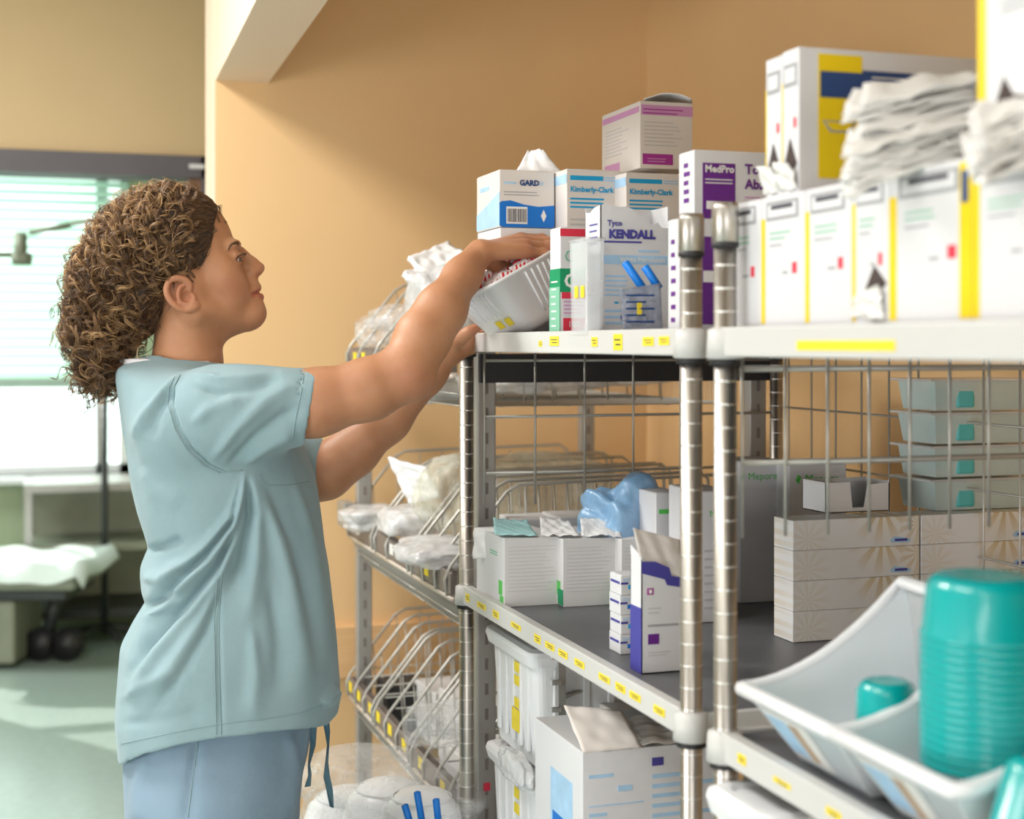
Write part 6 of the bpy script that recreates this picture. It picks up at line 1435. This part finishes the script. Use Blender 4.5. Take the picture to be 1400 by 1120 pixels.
def apply_folds(V, Q, folds, k=2.1):
    N = vnormals(V, Q); pp = pix(V); dsp = np.zeros(len(V)); face = np.clip(N[:, 2]*2.2+0.35, 0, 1)*(V[:, 2] > -0.05)
    for (path, sg, amp) in folds:
        P = np.array(path, float); L = np.concatenate([[0], np.cumsum(np.hypot(*np.diff(P, axis=0).T))]); best = np.full(len(V), 1e9); tt = np.zeros(len(V))
        for i in range(len(P)-1):
            e = P[i+1]-P[i]; t = np.clip(((pp-P[i])@e)/(e@e), 0, 1); d = np.hypot(*(pp-P[i]-t[:, None]*e).T); m = d < best; best = np.where(m, d, best); tt = np.where(m, (L[i]+t*np.hypot(*e))/L[-1], tt)
        wdt = sg*(0.7+0.9*tt)
        dsp += amp*k*np.exp(-(best/wdt)**2)*np.clip(np.minimum(tt, 1-tt)*5+0.15, 0, 1)
    rg_ = np.random.RandomState(5)
    for i in range(14):
        kk = rg_.normal(size=3)*rg_.uniform(15, 60); dsp += 0.00035*np.sin(V@kk+rg_.uniform(0, 6))
    return V+N*(dsp*face)[:, None]
TV = apply_folds(TV, TQ, folds)
top = mesh_obj('scrub_top', to_rel(TV), TQ, M_SCRUB, person, True)
bvhT = bvh_of(to_rel(TV), TQ)
def seam(pts, name, r=0.0011, m=None, parent=top, off=0.0002, step=3.0):
    P = np.array(pts, float); out = []
    for i in range(len(P)-1):
        n = max(1, int(np.hypot(*(P[i+1]-P[i]))/step))
        for j in range(n): q = P[i]+(P[i+1]-P[i])*j/n; c_ = cast(bvhT, *q, off); (out.append(c_) if c_ is not None else None)
    c_ = cast(bvhT, *P[-1], off); (out.append(c_) if c_ is not None else None)
    runs = [[out[0]]]
    for a_, b__ in zip(out[:-1], out[1:]): (runs.append([b__]) if (a_-b__).length > 0.025 else runs[-1].append(b__))
    mb = MB()
    for r_ in runs:
        if len(r_) > 1: mb.tube(r_, r, 5)
    return mb.build(name, m or M_SEAM, parent, True) if mb.v else None
arm = [(246, 513), (238, 528), (237, 553), (246, 585), (263, 614), (286, 635), (308, 645), (332, 643)]
seam(arm, 'armhole_seam', 0.0013); seam([(x-7, y+1.5) for (x, y) in arm[:-1]], 'armhole_stitch', 0.0008)
seam([(303, 782), (299, 850), (300, 925), (302, 1004)], 'side_seam', 0.0012); seam([(297, 785), (293, 850), (294, 925), (296, 1004)], 'side_stitch', 0.0008)
seam([(166, 1017), (230, 1003), (301, 990), (360, 983), (412, 974), (440, 964)], 'hem_stitch', 0.0009)
seam([(415, 514), (411, 540), (404, 575), (399, 602)], 'cuff_stitch', 0.0009)
cb = MB(); nn = 48; Vb = []
for i in range(nn):
    t = 2*math.pi*i/nn; c_, s_ = math.cos(t), math.sin(t)
    for (rr_, yy_) in ((53.5, 505), (52.0, 497-2.5*max(0, s_)), (53.6, 494.5-2.5*max(0, s_)), (56.5, 497-2.5*max(0, s_)), (62, 506)):
        q = hp(254+rr_*c_*0.98, yy_+3.5*max(0, c_)-2*max(0, -c_), rr_*s_); Vb.append(tuple(rel1(q)))
fb = []
for i in range(nn):
    for j in range(4): fb.append((i*5+j, i*5+j+1, ((i+1) % nn)*5+j+1, ((i+1) % nn)*5+j))
fix_normals(mesh_obj('neckband', Vb, fb, M_SCRUB, top, True))
seam([(356, 655), (366, 663), (392, 664), (422, 659)], 'pocket_edge', 0.0010); seam([(356, 655), (356, 648)], 'pocket_edge', 0.0009)
# white undershirt collar at the nape and hair loop
def ringpath(r, y, a0, a1, cx=253, dy=0): return [rel1(hp(cx+r*math.cos(t)*1.0, y+dy*math.sin(t), r*1.05*math.sin(t))) for t in np.linspace(a0, a1, 26)]
co = MB()
pts = [(160, 505), (175, 501), (190, 498), (206, 496)]
pr = np.array(ringpath(50, 500, math.radians(50), math.radians(310)))
Vc = []; Fc_ = []
for i, p_ in enumerate(pr):
    c0 = Vector(rel1(hp(253, 500, 0))); dr = (Vector(p_)-c0); dr.z = 0; dr.normalize()
    bkf = 0.5-0.5*math.cos(2*math.pi*i/(len(pr)-1)); ext = 0.002+0.048*bkf**3
    for (o_, z_) in ((0.0, 0.004), (ext, 0.003-0.002*bkf), (ext+0.001, -0.008), (0.0, -0.010)): Vc.append(Vector(p_)+dr*o_+Vector((0, 0, z_+0.004+0.006*bkf)))
n = len(pr)
for i in range(n-1):
    for j in range(4): Fc_.append((i*4+j, i*4+(j+1) % 4, (i+1)*4+(j+1) % 4, (i+1)*4+j))
fix_normals(mesh_obj('undershirt_collar', [tuple(q) for q in Vc], Fc_, mat('white_cotton', (0.72, 0.70, 0.72), 0.85, var=0.04), person, True))
MB().tube([rel1(hp(196+7*math.cos(t), 484+12*math.sin(t), 30+2*math.sin(t))) for t in np.linspace(0, 5.2, 16)], 0.0009, 6).build('hair_tie', mat('tan_elastic', (0.62, 0.47, 0.30), 0.6), person, True)
# trousers: hips and two legs down to the floor
pf = Field([LU(150, 0)[0], -1.45, -0.25], [LU(450, 0)[0], -(900-HY)*SC, 0.25], 0.006)
yl2 = np.array([902, 1000, 1060, 1120, 1180], float); rings(pf, yl2, np.array([185, 172, 170, 174, 180], float), np.array([425, 427, 418, 411, 404], float), np.array([.165, .175, .185, .188, .185]), 0.02)
for s_ in (1, -1):
    pf.chain([(hp(294, 1090, 98*s_), .118), (hp(300, 1330, 88*s_), .088), (hp(290, 1600, 84*s_), .074), (hp(288, 1668, 84*s_), .078)], 0.03)
PV, PQ = pf.mesh(2); del pf
PV = apply_folds(PV, PQ, [([(270, 1010), (262, 1060), (255, 1130)], 7, -.003), ([(395, 1000), (402, 1050), (398, 1120)], 9, .004), ([(412, 1000), (414, 1060), (405, 1120)], 5, -.004), ([(200, 1030), (190, 1080), (186, 1130)], 9, .003)])
trousers = mesh_obj('scrub_trousers', to_rel(PV), PQ, M_PANTS, person, True)
bvhT = bvh_of(to_rel(PV), PQ)
seam([(271, 1014), (264, 1060), (257, 1118)], 'trouser_side_seam', 0.0010, parent=trousers)
# tie ends of the drawstring
def ribbon(name, pts, wd, m, parent):
    P = [np.array(LU(x, y, w)) for (x, y, w) in pts]; V = []; f = []
    for i, p_ in enumerate(P):
        a_ = wd*0.5*math.cos(i*0.7); b__ = wd*0.5*math.sin(i*0.7)
        for (s1, t1) in ((-1, 0), (1, 0), (1, 0.0012), (-1, 0.0012)): V.append(p_+np.array([s1*a_+t1, t1, s1*b__+t1]))
    for i in range(len(P)-1):
        for j in range(4): f.append((i*4+j, i*4+(j+1) % 4, (i+1)*4+(j+1) % 4, (i+1)*4+j))
    f += [(3, 2, 1, 0), tuple((len(P)-1)*4+j for j in range(4))]
    return fix_normals(mesh_obj(name, to_rel(np.array(V)), f, m, parent))
ribbon('drawstring', [(444, 980, .03), (447, 1000, .03), (448, 1020, .03), (446, 1045, .032), (446, 1062, .033), (450, 1080, .034), (453, 1104, .035)], 0.010, M_TIE, trousers)
ribbon('drawstring', [(428, 995, .06), (427, 1020, .06), (422, 1045, .06), (423, 1060, .06), (420, 1076, .06)], 0.010, M_TIE, trousers)
# shoes
for s_ in (1, -1):
    ff = Field(hp(230, 1705, 84*s_)-np.array([0.02, 0.0, 0.07]), hp(400, 1640, 84*s_)+np.array([0.02, 0.03, 0.07]), 0.006)
    b0 = hp(275, 1690, 84*s_); b0[1] = -1.45+0.036; t0__ = b0+np.array([0.15, -0.004, 0.0])
    ff.cone(b0, t0__, 0.036, 0.032, 0.02); ff.cone(b0+np.array([0, 0.02, 0]), b0+np.array([0.05, 0.01, 0]), 0.034, 0.034, 0.02)
    ff.a = np.maximum(ff.a, (-1.449-ff.ax[1])[None, :, None]).astype(np.float32); V, Q = ff.mesh(1)
    mesh_obj('shoe', to_rel(V), Q, M_WHITE, person, True)

# ------------------------------------------------------------------ the bin in hand, with wrapped packets
M_BINW = mat('white_ribbed_plastic', (0.88, 0.88, 0.91), 0.32, var=0.01)
BC = LU(704, 406, 0.045)                       # centre of the bin
bang = math.radians(28)
bin_ = empty('held_bin', Vector(to_rel(np.array([BC]))[0])+Vector((W0.x, W0.y, 0)), 0, 'white ribbed plastic bin with two yellow stickers, tilted in the hands', 'bin')
M4 = Matrix((( EU[0], 0, EW[0]), (EU[1], 0, EW[1]), (0, 1, 0)))     # (u, v, w) columns
Rb = M4 @ Matrix.Rotation(bang, 3, 'Z') @ Matrix.Rotation(math.radians(24), 3, 'Y')
def bin_pts(P): return [tuple(Rb @ Vector(p)) for p in P]
# local frame: x along the rim (up to the right), y up out of the mouth, z towards the camera
BL, BH, BW = 0.158, 0.100, 0.150
def rrect(hx_, hz_, r, n=5):
    out = []
    for (sx_, sz_, a0) in ((1, 1, 0), (-1, 1, 90), (-1, -1, 180), (1, -1, 270)):
        for i in range(n): a_ = math.radians(a0+90*i/(n-1)); out.append((sx_*(hx_-r)+r*math.cos(a_), sz_*(hz_-r)+r*math.sin(a_)))
    return out
def bin_loft(levels_, name, m, flip=False, cap=True):
    V = []; f = []; N = None
    for (y, hx_, hz_, r, ox) in levels_:
        rr_ = rrect(hx_, hz_, r); N = len(rr_); V += [(x+ox, y, z) for (x, z) in rr_]
    for i in range(len(levels_)-1):
        for j in range(N): f.append((i*N+j, i*N+(j+1) % N, (i+1)*N+(j+1) % N, (i+1)*N+j))
    if cap: f.append(tuple(range(N)))
    o = mesh_obj(name, bin_pts(V), f, m, bin_, True); return o
y0, y1 = -0.058, 0.042
shell = bin_loft([(y0, 0.048, 0.048, 0.020, 0.012), (y0+0.006, 0.055, 0.054, 0.022, 0.010), (y0+0.018, 0.060, 0.058, 0.022, 0.008), (y1-0.006, 0.077, 0.070, 0.020, 0.0), (y1-0.005, 0.0805, 0.073, 0.020, 0.0), (y1, 0.081, 0.0735, 0.020, 0.0), (y1, 0.0765, 0.069, 0.018, 0.0), (y0+0.02, 0.058, 0.056, 0.02, 0.008), (y0+0.004, 0.050, 0.050, 0.02, 0.010), (y0+0.003, 0.02, 0.02, 0.01, 0.010)], 'shell', M_BINW)
fix_normals(shell)
def on_side(x_frac, t, out=0.0):
    """point on the camera-facing wall"""
    y = y0+0.018+(y1-0.008-y0-0.018)*t; hx_ = 0.060+0.017*t; hz_ = 0.058+0.012*t
    return (x_frac*hx_+0.008*(1-t), y, hz_+out)
for xf_ in (-0.12, 0.06, 0.24, 0.40, 0.56, 0.70):
    MB().tube(bin_pts([on_side(xf_, 0.02, 0.0), on_side(xf_, 0.2, 0.0008), on_side(xf_, 0.85, 0.0008), on_side(xf_, 0.98, 0.0)]), 0.0022, 6).build('rib', M_BINW, bin_, True)
def on_left(zf, t, out=0.0):
    y = y0+0.018+(y1-0.008-y0-0.018)*t; hx_ = 0.060+0.017*t; hz_ = 0.058+0.012*t
    return (-hx_-out+0.008*(1-t), y, zf*hz_)
for zf in (-0.5, -0.3, -0.1, 0.1, 0.3, 0.5): MB().tube(bin_pts([on_left(zf, 0.35), on_left(zf, 0.6, 0.0006), on_left(zf, 0.97, 0.0006)]), 0.0012, 5).build('rib', M_BINW, bin_, True)
for zf in (0.15, 0.60):
    q = [on_left(zf-0.13, 0.08, 0.0012), on_left(zf+0.13, 0.08, 0.0012), on_left(zf+0.13, 0.27, 0.0012), on_left(zf-0.13, 0.27, 0.0012)]
    q2 = [(p[0]-0.0008, p[1], p[2]) for p in q]
    mesh_obj('sticker', bin_pts(q+q2), [(0, 1, 2, 3), (7, 6, 5, 4), (0, 4, 5, 1), (1, 5, 6, 2), (2, 6, 7, 3), (3, 7, 4, 0)], M_YEL, bin_)
def packet_mat():
    m = bpy.data.materials.new('red_striped_wrapper'); m.use_nodes = True; nt = m.node_tree; b = nt.nodes['Principled BSDF']; L = nt.links.new
    tc = nt.nodes.new('ShaderNodeTexCoord'); w = nt.nodes.new('ShaderNodeTexWave'); w.inputs['Scale'].default_value = 42; w.inputs['Distortion'].default_value = 3.0; w.inputs['Detail'].default_value = 2
    n = nt.nodes.new('ShaderNodeTexNoise'); n.inputs['Scale'].default_value = 26
    r = nt.nodes.new('ShaderNodeValToRGB'); r.color_ramp.elements[0].position = 0.50; r.color_ramp.elements[0].color = (0, 0, 0, 1); r.color_ramp.elements[1].position = 0.54; r.color_ramp.elements[1].color = (1, 1, 1, 1)
    r2 = nt.nodes.new('ShaderNodeValToRGB'); r2.color_ramp.elements[0].position = 0.47; r2.color_ramp.elements[0].color = (0, 0, 0, 1); r2.color_ramp.elements[1].position = 0.53; r2.color_ramp.elements[1].color = (1, 1, 1, 1)
    mu = nt.nodes.new('ShaderNodeMath'); mu.operation = 'MULTIPLY'
    mx = nt.nodes.new('ShaderNodeMix'); mx.data_type = 'RGBA'; mx.inputs[6].default_value = (0.82, 0.78, 0.80, 1); mx.inputs[7].default_value = (0.66, 0.02, 0.03, 1)
    L(tc.outputs['Object'], w.inputs['Vector']); L(tc.outputs['Object'], n.inputs['Vector']); L(w.outputs['Fac'], r.inputs[0]); L(n.outputs['Fac'], r2.inputs[0]); L(r.outputs[0], mu.inputs[0]); L(r2.outputs[0], mu.inputs[1]); L(mu.outputs[0], mx.inputs[0]); L(mx.outputs[2], b.inputs['Base Color'])
    b.inputs['Roughness'].default_value = 0.3; return m
M_PACK = packet_mat()
wrel = Vector((W0.x, W0.y, 0))
def packet(lbl, x, y, z, sx_, sy_, sz_, rot, seed, mm):
    p = Vector(bin_.location)+Rb @ Vector((x, y, z))
    o = crumple('gauze_packet', lbl, 'packet', p, (sx_, sz_, sy_), mm, seed, 0.22, 0, 0, flat=0.7, group='wrapped packets in the held bin')
    Mx = Rb.to_4x4() @ Matrix.Rotation(rot, 4, 'Z') @ Matrix.Rotation(-math.pi/2, 4, 'X')
    o.data.transform(Matrix.Translation((0, 0, -sy_/2))); o.data.transform(Mx)
pk = [(-0.050, 0.030, 0.036, 0.038, 0.030, 0.036, 0.3), (-0.026, 0.034, 0.040, 0.045, 0.026, 0.034, -0.2), (0.004, 0.036, 0.042, 0.046, 0.024, 0.026, 0.15), (0.030, 0.038, 0.042, 0.046, 0.020, 0.022, 0.1), (0.052, 0.040, 0.040, 0.036, 0.022, 0.024, -0.1), (-0.045, 0.040, 0.000, 0.045, 0.036, 0.04, 0.5), (-0.010, 0.036, 0.005, 0.06, 0.03, 0.05, 0.0), (0.045, 0.060, -0.02, 0.050, 0.05, 0.05, 0.4), (0.020, 0.026, -0.03, 0.07, 0.03, 0.05, 0.1)]
wh_ = ('at the near left corner of the held bin', 'second from the near left corner of the held bin', 'at the middle of the near rim of the held bin', 'right of the middle along the near rim', 'at the near right corner of the held bin', 'under the thumb in the held bin', 'under the palm in the held bin', 'standing up behind the fingers in the held bin', 'deep in the centre of the held bin')
for i, p_ in enumerate(pk): packet(('white packet with red stripes ' if i != 7 else 'crinkled white and pink packet ')+wh_[i], *p_[:3], p_[3], p_[4], p_[5], p_[6], 200+i, M_PACK)
for i in range(3):   # crisp red-edged wrappers along the near rim
    a0 = (0.004+i*0.014, 0.036+0.004*i, 0.056-0.004*i)
    Q = [Vector(bin_.location)+Rb @ Vector(q) for q in ((a0[0]-0.02, a0[1], a0[2]), (a0[0]+0.045, a0[1]+0.002, a0[2]), (a0[0]+0.045, a0[1]+0.016, a0[2]-0.012), (a0[0]-0.02, a0[1]+0.012, a0[2]-0.012))]
    sheet('packet_wrapper', ('lowest', 'middle', 'highest')[i]+' red-striped wrapper edge lying along the near rim of the held bin', 'wrapper', Q, M_PACK if i != 1 else M_RED, 150+i, 0.0012, n=10, group='wrapper edges in the held bin')
